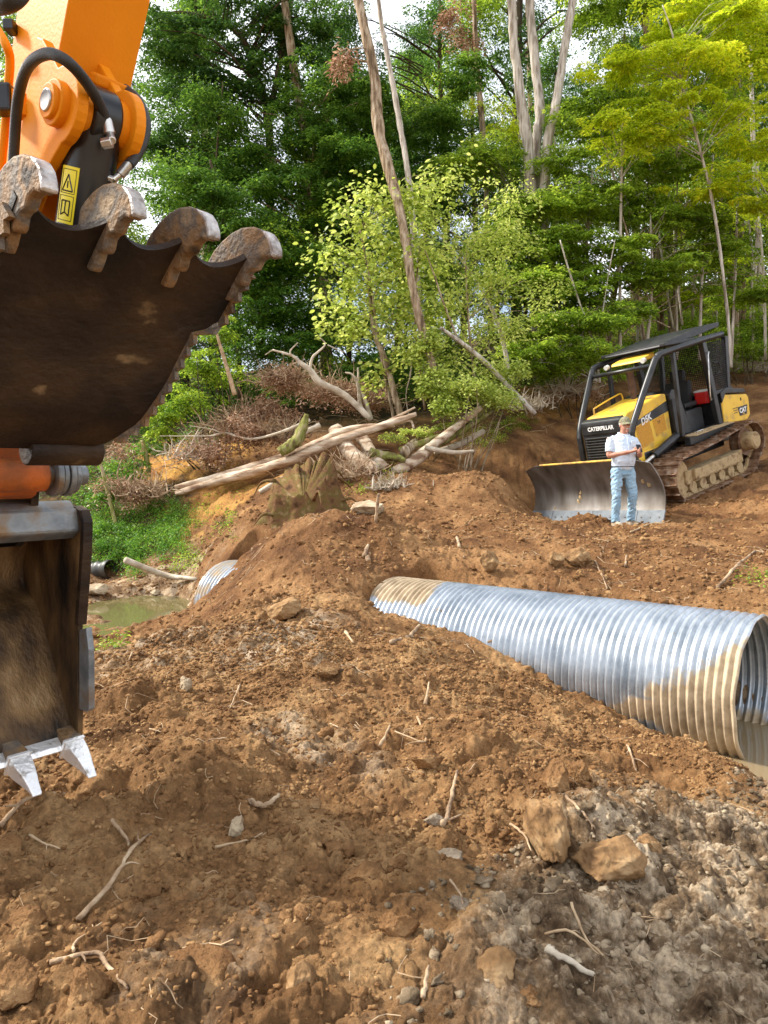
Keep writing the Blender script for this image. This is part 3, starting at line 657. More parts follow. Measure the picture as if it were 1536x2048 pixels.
def lobe_sprays(c, rx, ry, rz, n, R, shell=.55):
    """spray centres spread through an uneven ellipsoid, thicker towards its skin"""
    d = rng.normal(size=(n, 3)); d /= np.linalg.norm(d, axis=1)[:, None]
    u = (shell + (1 - shell) * rng.random(n)) ; u = np.where(rng.random(n) < .25, rng.random(n) ** .5, u)
    wob = 1 + .35 * np.sin(d[:, 0] * 3.1 + c[0]) * np.cos(d[:, 2] * 2.7 + c[1])
    p = np.array(c) + d * (u * wob)[:, None] * np.array([rx, ry, rz])
    return np.concatenate([p, (R * rng.uniform(.55, 1.25, n))[:, None]], 1)
def foliage(name, S, per, size, m, parent, **k):
    V, Q, lv, kk = leafgeo(S, per, size, **k)
    return fast_mesh(name, V, Q, LM[m], parent, {'lv': lv}, k=kk)
def trunk_mb(pts, r, seg=14, wob=.03):
    c, rr = curve(pts, 8, np.asarray(r, float)); n = len(c)
    mb = MB(); rr = rr * (1 + .06 * rng.normal(size=n)); c = c + rng.normal(0, wob, (n, 3)) * rr[:, None] * np.array([1, 1, .2])
    mb.tube(c, rr, seg, rgh=.05); return mb, c, rr
def limbs(mb, c, rr, S, every=3, rmin=.008, rk=.4):
    for s in S[::every]:
        t = s[:3]; lower = c[:, 2] < t[2] + .2
        d = np.linalg.norm(c - t, axis=1) + np.where(lower, 0, 50) + np.abs(c[:, 2] - (t[2] - .9)) * .6; i = int(np.argmin(d)); a = c[i]
        L = np.linalg.norm(t - a)
        if L > 6: continue
        m_ = (a + t) / 2 + np.array([0, 0, .12 * L]) + rng.normal(0, .06 * L, 3)
        r0 = min(rr[i] * rk, .012 + .012 * L)
        mb.tube([a, m_, t], [r0, r0 * .6, rmin * .6], 5, smooth=3, cap=False)
def scatter(o, n, smooth=True):
    return o

# ---- a few tree kinds; the background woods copy them
PROTO = []
def proto_tree(seed, h, crown0, rad, leaf, bark, nsp, per, size, r0, droop):
    root = thing('tree', 'x', 'tree')
    pts = [(0, 0, -.5)]; x = y = 0
    for k in range(1, 7): x += rng.normal(0, .14); y += rng.normal(0, .14); pts.append((x, y, h * k / 6))
    mb, c, rr = trunk_mb(pts, np.linspace(r0, r0 * .25, 7), 10)
    S = []
    nl = 12
    for k in range(nl):
        zz = crown0 + (h - crown0) * (k + .5) / nl; f = math.sin(math.pi * min(1, .25 + .75 * (k + 1) / nl)) * .8 + .25
        a = rng.uniform(0, 6.28); q = rad * f
        S.append(lobe_sprays((math.cos(a) * q * .55, math.sin(a) * q * .55, zz), q * .75, q * .75, (h - crown0) / nl * .9, nsp // nl, .75))
    S = np.concatenate(S); limbs(mb, c, rr, S, 3)
    mb.build('trunk', M[bark], root, smooth=True, recalc=False)
    foliage('crown', S, per, size, leaf, root, droop=droop)
    return root
def copy_tree(o, parent=None):
    c = o.copy(); C.objects.link(c)
    if parent: c.parent = parent
    for ch in list(o.children): copy_tree(ch, c)
    return c
for a in [(0, 15, 2.5, 3.3, 'dark', 'barkdark', 150, 150, .15, .20, .35), (1, 14, 2.0, 3.0, 'mid', 'barkdark', 150, 150, .14, .16, .35), (2, 13, 2.5, 2.8, 'fresh', 'bark', 140, 150, .13, .12, .45),
          (3, 17, 4.5, 3.4, 'dark', 'bark', 150, 150, .15, .22, .3), (4, 9, .6, 2.3, 'mid', 'barkdark', 110, 140, .13, .08, .5), (5, 6, .3, 2.0, 'fresh', 'barkdark', 90, 140, .12, .05, .5)]:
    PROTO.append(proto_tree(*a))
def sky_px(x, y): return 768 + x / y * F
KL = ['dense dark green tree', 'mid green leafy tree', 'fresh green tree with layered boughs', 'tall dark tree with bare lower trunk',
      'bushy young green tree', 'low bright green sapling thicket']
first = [True] * 6
def plant(k, x, y, sc, zone):
    global first
    o = PROTO[k] if first[k] else copy_tree(PROTO[k]); first[k] = False
    o.location = (x, y, Hs(x, y) - .1); o.rotation_euler = (rnd.uniform(-.04, .04), rnd.uniform(-.04, .04), rnd.uniform(0, 6.28)); o.scale = (sc, sc, sc * rnd.uniform(.9, 1.15))
    o['label'] = KL[k] + ', ' + zone; o['category'] = 'tree'; o['group'] = KL[k] + 's, ' + zone
def zone(px):
    return 'in the woods left of the central trunks' if px < 700 else ('in the woods behind the central trunks' if px < 1000 else 'in the woods behind the bulldozer')
# rows of woods up the slope; gaps where the sky shows in the photograph
n = 0
for y0, dx, kinds, jit in [(20.6, 2.6, (4, 5, 5), .8), (23.5, 2.7, (4, 4, 5, 1), 1.0), (26.5, 3.3, (1, 2, 4, 0), 1.3), (31, 4.2, (0, 1, 3, 3), 1.6), (37, 5.0, (0, 3, 0, 1), 2.0), (46, 6.5, (0, 3, 3), 2.5)]:
    x = -y0 * .62
    while x < y0 * .66:
        xx, yy = x + rnd.uniform(-jit, jit) * .6, y0 + rnd.uniform(-jit, jit); px = sky_px(xx, yy); k = rnd.choice(kinds); sc = rnd.uniform(.85, 1.15)
        if y0 < 21 and (px > 1030 or 650 < px < 1000) : x += dx * .6; continue
        if y0 < 24 and px > 1150 and rnd.random() < .4: x += dx; continue
        if px > 1000 and y0 < 30: k = rnd.choice((1, 2, 2, 4, 5))
        if px < 640 and yy > 24:
            if rnd.random() < .35: x += dx; continue
        if px < 430 and y0 > 25 and rnd.random() < .6: x += dx; continue
        if px < 700 and y0 > 29 and rnd.random() < .3: x += dx; continue
        if 820 < px < 1000 and y0 > 25 and rnd.random() < .45: x += dx; continue
        if px < 560: sc *= 1.05
        if px > 1000 and y0 > 24 and k in (0, 1, 3): sc *= 1.1
        plant(k, xx, yy, sc, zone(px)); n += 1; x += dx * rnd.uniform(.85, 1.15)
print('background trees', n)

# ---- single trees of the photograph ---------------------------------
def hero(name, label, cat, trunks, lobes, leaf=None, bark='bark', per=130, size=.13, R=.5, every=4, group=None, dens=26, leaf_kw=None, limb=True):
    """trunks: lists of (px,py,Y,width px); lobes: (px,py,Y,rx px,rz px)"""
    mbs = []; base = None; root = None
    for t in trunks:
        pts = np.array([P(a, b, Y) for a, b, Y, w in t]); r = np.array([w * Y / F / 2 * .54 for a, b, Y, w in t])
        if base is None:
            o = np.argmin(pts[:, 2]); base = pts[o].copy(); base[2] = Hs(base[0], base[1])
            root = thing(name, label, cat, tuple(base), group)
        if pts[-1][2] < pts[0][2]: pts, r = pts[::-1], r[::-1]
        mbs.append(trunk_mb(pts - base, r, 16 if r.max() > .1 else 8, .05))
    if base is None:
        q = lobes[0]; base = P(q[0], q[1], q[2]); base[2] = Hs(base[0], base[1]); root = thing(name, label, cat, tuple(base), group)
    S = None
    if lobes:
        S = []
        for (px, py, Y, rx, rz) in lobes:
            c = P(px, py, Y) - base; a = rx * Y / F; b = rz * Y / F
            S.append(lobe_sprays(c, a, a * .8, b, max(4, int(dens * a * b / (R * R) * .42)), R))
        S = np.concatenate(S)
        foliage('crown' if cat in ('tree',) else 'foliage', S, per, size, leaf, root, **(leaf_kw or {}))
    for i, (mb, c, rr) in enumerate(mbs):
        if S is not None and i == 0 and limb: limbs(mb, c, rr, S, every)
        mb.build('trunk' if cat in ('tree', 'dead tree') else 'stem', M[bark], root, smooth=True, recalc=False)
    if S is not None and not mbs:
        mb = MB()
        for s in S[::5]:
            b0 = np.array([s[0] * .3 + rng.normal(0, .1), s[1] * .3, 0]); t = s[:3]
            mb.tube([b0, (b0 + t) / 2 + rng.normal(0, .12, 3), t], [.014, .010, .004], 4, smooth=3, cap=False)
        mb.build('stem', M[bark], root, recalc=False)
    return root
# leaning tan trunk in the centre
hero('tree', 'tall tan trunked tree curving up behind the pale lime leafed bush', 'tree',
     [[(885, 800, 14.9, 28), (850, 680, 15.0, 30), (825, 570, 15.1, 32), (800, 420, 15.5, 35), (758, 262, 16, 40), (748, 150, 16.2, 36), (716, 0, 16.4, 34), (690, -160, 16.8, 30), (700, -320, 17, 26)],
      [(752, 130, 17.5, 9), (728, 122, 17.3, 8), (712, 120, 17.2, 6), (716, 108, 17.2, 3)]], [(600, -250, 18, 130, 70), (760, -300, 18, 120, 60), (700, -150, 19, 90, 50)], 'mid')
hero('tree', 'slender pale grey trunk standing just right of the tall curving tan trunk', 'tree',
     [[(850, 760, 18.6, 22), (822, 400, 18.8, 22), (800, 250, 19, 21), (775, 110, 19.2, 18), (757, 0, 19.3, 16), (748, -200, 19.5, 13)]], [(850, -200, 19.5, 120, 60), (720, -240, 20, 120, 60)], 'mid', 'barkpale')
hero('tree', 'left stem of the three pale trunks rising side by side right of centre', 'tree',
     [[(1075, 740, 20.2, 42), (1058, 330, 20.2, 40), (1042, 200, 20.3, 36), (1026, 60, 20.4, 32), (1020, -100, 20.6, 28), (1010, -300, 20.8, 22)]], [(960, -200, 21, 130, 70), (930, 140, 20.2, 40, 50)], 'mid', 'barkpale', limb=False)
hero('tree', 'smooth middle stem of the three pale trunks rising side by side right of centre', 'tree',
     [[(1078, 740, 20.6, 36), (1072, 320, 20.6, 34), (1080, 230, 20.6, 34), (1070, 120, 20.8, 32), (1060, 0, 21, 30), (1055, -250, 21, 22)]], [(1120, -220, 21.5, 140, 70)], 'mid', 'barkpale', limb=False)
hero('tree', 'right stem of the three pale trunks, leaning out to the right at its top', 'tree',
     [[(1080, 740, 20.0, 38), (1092, 330, 20, 34), (1112, 210, 20, 32), (1130, 90, 20.2, 30), (1146, 0, 20.3, 30), (1170, -160, 20.6, 24), (1200, -320, 21, 18)]], [(1260, -230, 21, 130, 60)], 'fresh', 'barkpale', limb=False)
hero('tree', 'thin dark trunk between the two tall trunk groups, dead brown leaves hanging at its top', 'tree',
     [[(985, 740, 24, 22), (972, 360, 24, 20), (960, 200, 24, 20), (950, 60, 24, 18), (945, -150, 24, 15)]], [(915, 20, 23.5, 34, 26), (935, 70, 23.5, 28, 24), (900, 50, 23.5, 16, 20)], 'dry', 'bark', per=36, R=.34, size=.17, limb=False, dens=12, leaf_kw=dict(droop=1.2, flat=.4, tilt=1.2, wid=.35))
hero('tree', 'white barked sapling rising from behind the bulldozer canopy and bending left', 'tree',
     [[(1462, 735, 18.5, 13), (1456, 640, 18.5, 12), (1440, 500, 18.4, 11), (1420, 380, 18.3, 10), (1392, 270, 18.2, 10), (1362, 160, 18.1, 8), (1345, 70, 18, 6), (1325, 10, 18, 4)]],
     [(1480, 40, 18, 90, 28), (1300, 110, 18, 90, 26), (1430, 120, 17.8, 100, 26), (1230, 130, 18, 60, 20), (1340, 190, 18, 95, 26), (1490, 215, 17.8, 70, 24), (1290, 250, 18, 100, 26)], 'backlit', 'barkpale', per=150, size=.12, R=.42, dens=22, every=3, leaf_kw=dict(droop=.32, flat=.045))
hero('tree', 'brown trunk standing to the right of the white barked sapling', 'tree',
     [[(1484, 640, 25, 30), (1480, 450, 25, 27), (1476, 300, 25, 25), (1470, 0, 25, 20), (1465, -200, 25, 15)]], [(1500, -100, 25, 120, 60)], 'fresh', 'bark', limb=False)
hero('tree', 'pale straight trunk close to the right edge of the photo', 'tree',
     [[(1524, 640, 22, 20), (1512, 400, 22, 18), (1503, 180, 22, 16), (1500, 0, 22, 14)]], [(1520, 40, 22, 60, 40)], 'fresh', 'barkpale', limb=False)
hero('tree', 'straight brown trunk behind the slope left of the bulldozer canopy', 'tree',
     [[(1322, 660, 25, 26), (1312, 500, 25, 22), (1300, 350, 25, 20), (1292, 100, 25, 18), (1290, -150, 25, 14)]], [(1200, 10, 25, 90, 45), (1280, -60, 25, 100, 50)], 'fresh', 'bark', limb=False)
hero('tree', 'thick dark trunk in the shade left of the pale lime leafed bush', 'tree',
     [[(655, 740, 20.5, 44), (646, 620, 20.6, 40), (634, 500, 20.8, 38), (620, 350, 21, 34), (590, 150, 21.2, 30), (560, -60, 21.5, 26)]],
     [(620, 300, 20.5, 90, 60), (560, 380, 20, 100, 60), (700, 330, 20, 80, 50), (640, 190, 21, 110, 60), (500, 300, 20.5, 90, 60)], 'mid', 'bark', R=.55)
hero('tree', 'large dark crowned tree with a bough arching over towards the excavator arm', 'tree',
     [[(520, 700, 22, 34), (540, 400, 22, 32), (535, 230, 22, 30), (512, 150, 22, 26), (480, 70, 21.8, 20), (420, 38, 21.5, 15), (350, 25, 21.2, 10), (290, 50, 21, 6)],
      [(540, 230, 22, 22), (570, 60, 22, 18), (580, -100, 22, 14)], [(575, 260, 23, 20), (575, 120, 23, 18), (585, -60, 23, 14)]],
     [(330, 60, 21, 70, 45), (480, 40, 22, 110, 55), (400, 170, 21.5, 80, 45), (520, 170, 22, 90, 60), (340, 270, 21, 60, 40), (440, 300, 22, 90, 50), (600, 60, 22, 90, 60), (360, 120, 22, 60, 30)], 'dark', 'barkdark', R=.5, dens=22)
hero('tree', 'mid green tree right of the raised thumb hooks, its lower boughs touching the ground', 'tree',
     [[(480, 800, 19, 20), (470, 600, 19, 16), (440, 400, 19, 12), (420, 320, 19, 8)]],
     [(420, 420, 19, 90, 50), (500, 470, 19, 110, 50), (580, 520, 19, 80, 45), (360, 360, 19, 70, 40), (470, 560, 19, 80, 45), (560, 600, 18.8, 60, 50)], 'mid', 'barkdark', R=.5)
hero('tree', 'dim tree behind the two central trunks under the bright sky gap', 'tree',
     [[(900, 740, 26, 26), (890, 400, 26, 20), (880, 150, 26, 16), (880, 0, 26, 10)]],
     [(860, 60, 26, 70, 40), (900, 250, 26, 80, 45), (800, 330, 26, 80, 40), (930, 380, 25, 80, 45), (700, 120, 25, 80, 60), (660, 20, 25, 80, 40)], 'dark', 'barkdark', R=.6, dens=20)
hero('tree', 'yellow green layered tree over the slope between the three pale trunks and the white sapling', 'tree',
     [[(1290, 700, 20.5, 16), (1270, 560, 20.5, 14), (1240, 400, 20.3, 11), (1200, 260, 20, 8)]],
     [(1150, 320, 19.6, 70, 24), (1240, 250, 19.8, 100, 26), (1330, 330, 19.6, 90, 26), (1200, 400, 19.4, 110, 28), (1330, 430, 19.5, 90, 26), (1260, 180, 20, 80, 26), (1180, 210, 20, 60, 22)], 'fresh', 'barkpale', per=140, R=.45, leaf_kw=dict(droop=.32, flat=.045))
hero('tree', 'tree with backlit yellow coloured leaves and drooping tiers at the top right corner', 'tree',
     [[(1560, 700, 19, 18), (1565, 400, 19, 15), (1560, 100, 19, 10), (1545, -60, 19, 6)]],
     [(1520, 120, 18.6, 80, 26), (1500, 290, 18.5, 80, 24), (1440, 360, 18.5, 90, 22), (1520, 20, 18.6, 80, 24), (1400, -20, 18.6, 90, 24), (1530, 400, 18.5, 60, 22), (1330, 40, 18.8, 70, 18)], 'backlit', 'barkpale', per=140, R=.42, dens=20, leaf_kw=dict(droop=.32, flat=.045))
hero('tree', 'green layered tree standing in front of the woods directly behind the bulldozer', 'tree',
     [[(1290, 690, 19, 11), (1262, 500, 19, 9), (1240, 420, 19, 6)]],
     [(1130, 480, 18.6, 80, 26), (1230, 500, 18.6, 90, 28), (1320, 540, 18.8, 90, 26), (1180, 570, 18.4, 90, 26), (1090, 560, 18.2, 70, 26), (1420, 500, 19.5, 80, 24), (1480, 580, 20, 80, 26), (1400, 440, 19.5, 80, 22)], 'fresh', 'bark', per=140, R=.45, leaf_kw=dict(droop=.32, flat=.045))
hero('tree', 'twiggy green sapling left of the bulldozer with a thin bare forked stem', 'tree',
     [[(1200, 765, 17.6, 9), (1185, 680, 17.6, 8), (1150, 580, 17.6, 7), (1120, 480, 17.6, 5)], [(1195, 700, 17.6, 5), (1215, 560, 17.7, 4), (1230, 480, 17.7, 3)]],
     [(1130, 640, 17.4, 70, 26), (1210, 640, 17.6, 60, 24), (1080, 700, 17.2, 60, 30), (1250, 610, 17.8, 60, 22), (1160, 700, 17.3, 70, 26)], 'fresh', 'barkpale', per=120, R=.36, size=.115)
hero('tree', 'green young tree hiding the lower half of the three pale trunks', 'tree',
     [[(1060, 760, 19.2, 12), (1050, 600, 19.2, 10), (1040, 430, 19.2, 6)]],
     [(1040, 420, 19, 80, 34), (1120, 400, 19, 70, 30), (990, 470, 18.8, 70, 34), (1080, 500, 18.8, 90, 34), (1010, 560, 18.6, 80, 34), (1110, 600, 18.6, 80, 32), (1040, 660, 18.4, 80, 32), (930, 330, 20, 70, 40), (980, 300, 20.2, 60, 40)], 'fresh', 'barkdark', per=140, R=.45, leaf_kw=dict(droop=.45, flat=.1))
hero('tree', 'deep green tree filling the gap between the tall dark trunk and the curving tan trunk', 'tree',
     [[(700, 760, 21.5, 14), (700, 500, 21.5, 12), (690, 300, 21.5, 8)]],
     [(690, 260, 21, 80, 50), (720, 380, 21, 80, 50), (650, 450, 20.5, 80, 50), (600, 520, 20.2, 70, 45), (740, 200, 21.5, 60, 50), (860, 250, 21.5, 70, 50), (850, 380, 21, 70, 40), (600, 640, 19.8, 80, 40), (680, 640, 19.8, 60, 40)], 'mid', 'barkdark', per=140, R=.5)
# slim stems on the right
for lab, t in [('thin pale stem leaning right among the woods left of the bulldozer canopy', [(1348, 660, 22, 8), (1330, 560, 22, 8), (1305, 370, 22, 7), (1290, 250, 22, 5)]),
               ('slightly crooked slim stem just left of the white barked sapling', [(1365, 650, 21, 8), (1350, 520, 21, 7), (1348, 460, 21, 5), (1335, 380, 21, 4)]),
               ('slim whitish stem between the brown trunk and the right edge', [(1500, 640, 23, 10), (1505, 520, 23, 9), (1495, 420, 23, 8), (1500, 300, 23, 6)]),
               ('thin grey stem half hidden in the woods above the bulldozer roof', [(1385, 640, 24, 9), (1390, 520, 24, 8), (1400, 430, 24, 6)])]:
    hero('sapling', lab, 'tree', [t], [(t[-1][0], t[-1][1] - 20, t[-1][2], 45, 18)], 'fresh', 'barkpale', per=90, R=.35, size=.11, dens=14)
for q in range(16):
    px = 1045 + q * 32 + rnd.uniform(-12, 12); Y = rnd.uniform(18.5, 25); tp = rnd.uniform(120, 430); bx = px + rnd.uniform(-30, 30); w = rnd.uniform(7, 14)
    hero('sapling', 'slim pale sapling among the layered green boughs of the woods above the bulldozer', 'tree', [[(px, 720, Y, w), ((px + bx) / 2 + rnd.uniform(-8, 8), (720 + tp) / 2, Y, w * .85), (bx, tp, Y, w * .5)]],
         [(bx + rnd.uniform(-60, 60), rnd.uniform(tp, 600), Y - .4, rnd.uniform(35, 70), 13) for _ in range(4)], 'fresh' if q % 3 else 'backlit', 'barkpale', per=95, R=.42, size=.11, dens=16, every=2, group='slim saplings in the woods above the bulldozer', leaf_kw=dict(droop=.35, flat=.04))
# leafy bush, centre
LK = dict(droop=.5, flat=.3, wid=.62, hexa=True, tilt=.8)
hero('bush', 'big pale lime leafed bush with round drooping leaves in the centre', 'bush',
     [[(790, 850, 15.6, 12), (760, 700, 15.6, 10), (740, 560, 15.6, 8), (720, 460, 15.6, 5)], [(850, 820, 15.7, 9), (830, 640, 15.7, 8), (840, 480, 15.7, 5)]],
     [(690, 420, 15.6, 34, 26), (760, 390, 15.8, 50, 34), (665, 500, 15.5, 34, 34), (740, 490, 15.6, 60, 50), (690, 580, 15.5, 45, 36), (780, 590, 15.6, 60, 50), (840, 400, 16, 50, 36), (720, 660, 15.4, 45, 34), (810, 680, 15.5, 50, 36),
      (830, 510, 15.8, 60, 45), (670, 640, 15.6, 30, 26), (860, 600, 15.8, 50, 40), (760, 740, 15.4, 40, 20), (880, 350, 16.2, 50, 26)],
     'lime', 'bark', per=24, size=.155, R=.40, dens=24, leaf_kw=dict(LK, flat=.45))
hero('bush', 'yellow green bush to the right of the pale lime leafed one, laced with bare stems', 'bush',
     [[(960, 830, 15.8, 9), (940, 680, 15.8, 8), (930, 520, 15.9, 5)], [(920, 690, 15.4, 9), (885, 600, 15.4, 8), (870, 555, 15.4, 6), (850, 500, 15.4, 4)]],
     [(900, 470, 16, 70, 45), (980, 470, 16.2, 70, 40), (930, 560, 16, 70, 50), (1000, 560, 16, 60, 45), (900, 640, 15.8, 60, 45), (970, 650, 16, 60, 45), (1080, 590, 16.6, 50, 30), (880, 760, 15.4, 40, 26), (1020, 470, 16.4, 50, 36), (1040, 640, 16.4, 50, 35), (1000, 390, 16.8, 60, 30), (930, 720, 15.6, 60, 36)],
     'lime', 'bark', per=38, size=.125, R=.44, dens=19, leaf_kw=dict(droop=.5, flat=.35, wid=.5, tilt=.8))
hero('bush', 'narrow column of pale vine leaves hanging in front of the curving trunk foot', 'bush', [[(880, 815, 15, 6), (850, 720, 15, 6), (835, 640, 15, 4)]],
     [(848, 690, 15, 22, 35), (862, 760, 14.9, 22, 35), (885, 800, 14.8, 26, 22)], 'lime', 'bark', per=70, size=.10, R=.22, dens=26, leaf_kw=LK)
hero('bush', 'yellow green shrub below the leaning stems right of centre', 'bush', [], [(930, 770, 14.8, 50, 24), (985, 790, 15, 45, 22), (1010, 740, 15.5, 40, 25), (900, 810, 14.6, 30, 16)], 'lime', 'bark', per=70, size=.09, R=.25, dens=22, leaf_kw=dict(LK, hexa=False))
hero('bush', 'green undergrowth bush below the thick dark trunk', 'bush', [], [(560, 700, 18.5, 70, 30), (640, 690, 18.6, 60, 30), (500, 680, 18, 50, 30), (470, 620, 18, 50, 35), (600, 780, 18, 60, 20)], 'mid', 'barkdark', per=120, size=.12, R=.45, dens=22)
hero('bush', 'bright green bush left of the yellow snag beside the thumb edge', 'bush', [], [(430, 650, 15.5, 35, 35), (400, 720, 15.5, 45, 30), (370, 800, 15.3, 55, 35), (440, 740, 15.8, 50, 30), (320, 850, 15.5, 50, 30)], 'fresh', 'barkdark', per=90, size=.10, R=.33, dens=20)
hero('bush', 'leafy green bush beside the lower end of the thumb, left of the brown brush', 'bush', [], [(250, 930, 14.8, 40, 22), (210, 985, 14, 40, 20), (290, 890, 15.2, 45, 20), (330, 810, 15.6, 40, 20)], 'weed', 'barkdark', per=90, size=.08, R=.28, dens=20)
hero('bush', 'bright green shrub in front of the woods at the far right behind the bulldozer', 'bush', [], [(1500, 690, 21, 60, 26), (1440, 660, 21, 50, 20), (1530, 640, 21.5, 50, 24), (1390, 640, 22, 50, 18), (1600, 660, 21.5, 60, 30)], 'fresh', 'barkdark', per=110, size=.10, R=.42, dens=22)
hero('bush', 'low green shrub at the woods edge between the sapling and the bulldozer hood', 'bush', [], [(1150, 745, 18.6, 50, 20), (1090, 735, 18.4, 50, 22), (1215, 735, 19, 45, 22), (1270, 700, 19.5, 45, 20)], 'fresh', 'barkdark', per=100, size=.09, R=.36, dens=22)
hero('bush', 'dark green bush in the shade under the central trunks', 'bush', [], [(760, 720, 18.8, 60, 35), (850, 740, 19, 60, 30), (1000, 730, 19, 60, 30), (700, 760, 18.2, 60, 26)], 'mid', 'barkdark', per=120, size=.12, R=.45, dens=22)
hero('bush', 'small green bush growing over the pushed up logs', 'bush', [], [(840, 860, 14.6, 40, 14), (790, 870, 14.4, 25, 10), (900, 850, 15, 30, 12)], 'lime', 'barkdark', per=70, size=.07, R=.22, dens=22)
# bare leaning stems and dead branches
def deadstem(name, label, lines, m='deadwood', group=None, cat='branch'):
    root = None; base = P(*lines[0][0][:3])
    mb = MB()
    for t in lines:
        pts = np.array([P(a, b, Y) for a, b, Y, w in t]); r = np.array([w * Y / F / 2 * .62 for a, b, Y, w in t])
        c, rr = curve(pts, 6, r); c = c + rng.normal(0, .05, c.shape) * rr[:, None]; mb.tube(c, rr, 12, rgh=.11)
    o = mb.build(name, M[m], smooth=True, recalc=False); tag(o, label, cat, group); return o
deadstem('bare_sapling', 'pale bare stem leaning left from the brush right of centre', [[(1070, 828, 15.4, 15), (1020, 775, 15.4, 15), (965, 720, 15.3, 16), (915, 680, 15.2, 13), (880, 655, 15.2, 10)]], 'barkpale')
deadstem('bare_sapling', 'thin bare pole leaning left behind the yellow green bush', [[(1022, 780, 16.5, 13), (1005, 680, 16.5, 14), (975, 600, 16.5, 11), (930, 530, 16.5, 7), (880, 470, 16.5, 4)]], 'barkpale')
deadstem('tree', 'tan trunk with rough bark leaning left, rising from behind the log pile', [[(805, 850, 15.3, 20), (790, 790, 15.4, 21), (770, 720, 15.5, 20), (748, 660, 15.6, 15), (735, 560, 15.8, 10)]], 'bark', cat='tree')
deadstem('snag', 'broken yellowish pole standing at the left beside the thumb', [[(470, 790, 15, 16), (455, 740, 15, 13), (440, 690, 15, 9), (430, 655, 15, 7)]], 'root')
deadstem('dead_branch', 'bleached forked branch with twigs reaching up left of the log pile', [[(740, 838, 14.9, 20), (690, 790, 14.9, 22), (640, 765, 14.8, 24), (620, 740, 14.8, 20), (600, 725, 14.8, 14), (585, 712, 14.8, 9), (545, 700, 14.8, 6)],
    [(620, 745, 14.8, 10), (625, 715, 14.8, 8), (650, 690, 14.9, 5), (640, 675, 14.9, 3)], [(600, 725, 14.8, 7), (580, 705, 14.7, 5), (596, 685, 14.7, 3)], [(545, 700, 14.8, 4), (530, 710, 14.8, 3)], [(655, 690, 14.9, 4), (690, 705, 15, 3)]])
deadstem('dead_branch', 'pale forked dead branch standing behind the log pile', [[(742, 840, 15.6, 20), (722, 815, 15.6, 16), (716, 770, 15.6, 12), (705, 750, 15.6, 8), (690, 745, 15.6, 5)], [(742, 838, 15.6, 14), (730, 800, 15.6, 11), (718, 770, 15.6, 9), (716, 735, 15.6, 5)]])
deadstem('dead_branch', 'long pale branch lying across the brown brush towards the left', [[(620, 840, 14.4, 11), (560, 865, 14.4, 10), (500, 878, 14.5, 8), (450, 866, 14.6, 8), (420, 872, 14.6, 6), (370, 872, 14.6, 4), (320, 872, 14.7, 2)], [(450, 868, 14.6, 4), (420, 858, 14.6, 3), (380, 852, 14.6, 2)]])
deadstem('hanging_vine', 'thin white vine hanging in the dark gap behind the bushes', [[(820, 690, 15.6, 5), (822, 740, 15.6, 5), (812, 790, 15.6, 4), (818, 835, 15.6, 3)]])
deadstem('young_tree', 'mossy small trunk standing at the left above the weed patch', [[(232, 1050, 13.6, 14), (222, 1010, 13.7, 13), (210, 960, 13.8, 12), (200, 925, 13.9, 9)]], 'barkmoss', cat='tree')
deadstem('young_tree', 'yellowish little stump standing in the shade at the left below the thumb edge', [[(298, 945, 15, 15), (290, 905, 15, 16), (285, 880, 15, 12)]], 'barkmoss', cat='tree')
deadstem('bare_sapling', 'dark diagonal dead stem leaning behind the bulldozer hood', [[(1215, 720, 19, 7), (1255, 660, 19, 7), (1300, 640, 19.2, 5), (1340, 655, 19.2, 4)]], 'bark')
# fallen trunks
def log(label, lines, m='log', **k):
    lines = [[(a, b, Y, w * 1.45) for a, b, Y, w in t] for t in lines]; return deadstem('fallen_log', label, lines, m, cat='log', **k)
log('long weathered split trunk lying from the brush at the left up onto the log pile', [[(352, 988, 14.2, 13), (440, 962, 14.2, 20), (520, 940, 14.1, 24), (600, 912, 14.0, 22), (700, 872, 14.0, 19), (770, 850, 14.1, 17), (832, 828, 14.2, 10)],
    [(350, 975, 14.3, 9), (450, 948, 14.3, 15), (560, 915, 14.25, 15), (640, 885, 14.2, 16), (700, 860, 14.2, 17), (790, 850, 14.2, 9)], [(790, 845, 14.2, 11), (820, 842, 14.2, 6), (828, 858, 14.1, 4)], [(740, 862, 14.1, 10), (830, 815, 14.3, 4)]])
log('short thick pale log lying end on beneath the split trunk', [[(672, 860, 14.6, 34), (700, 905, 13.9, 38), (730, 930, 13.6, 34), (752, 938, 13.4, 20)]], 'log')
log('second short pale log lying right beside the short thick one', [[(720, 870, 14.8, 26), (745, 910, 14.2, 28), (765, 935, 13.8, 24)]], 'log')
log('long pale trunk running up right from the log pile to the brush', [[(790, 945, 13.8, 24), (840, 912, 14.1, 26), (880, 880, 14.4, 20), (935, 835, 14.8, 18), (960, 815, 15, 14)]], 'log')
log('mossy green trunk bending up to the right behind the long pale trunk', [[(800, 900, 14.2, 14), (860, 880, 14.5, 16), (930, 860, 14.9, 16), (965, 815, 15.2, 18), (1010, 790, 15.5, 15), (1040, 770, 15.6, 8)], [(860, 900, 14.6, 12), (930, 858, 14.8, 14), (985, 822, 15.2, 8)]], 'barkmoss')
log('whitish log lying on the soil at the right of the log pile', [[(870, 905, 14.9, 13), (920, 888, 15.1, 16), (968, 862, 15.3, 12)]], 'deadwood')
log('sawn log end poking out in the middle of the log pile', [[(808, 905, 13.9, 24), (830, 885, 14.6, 20)]], 'bark')
log('mossy log end lying under the sawn log end', [[(740, 905, 14, 22), (790, 915, 13.9, 20), (810, 920, 13.8, 10)]], 'barkmoss')
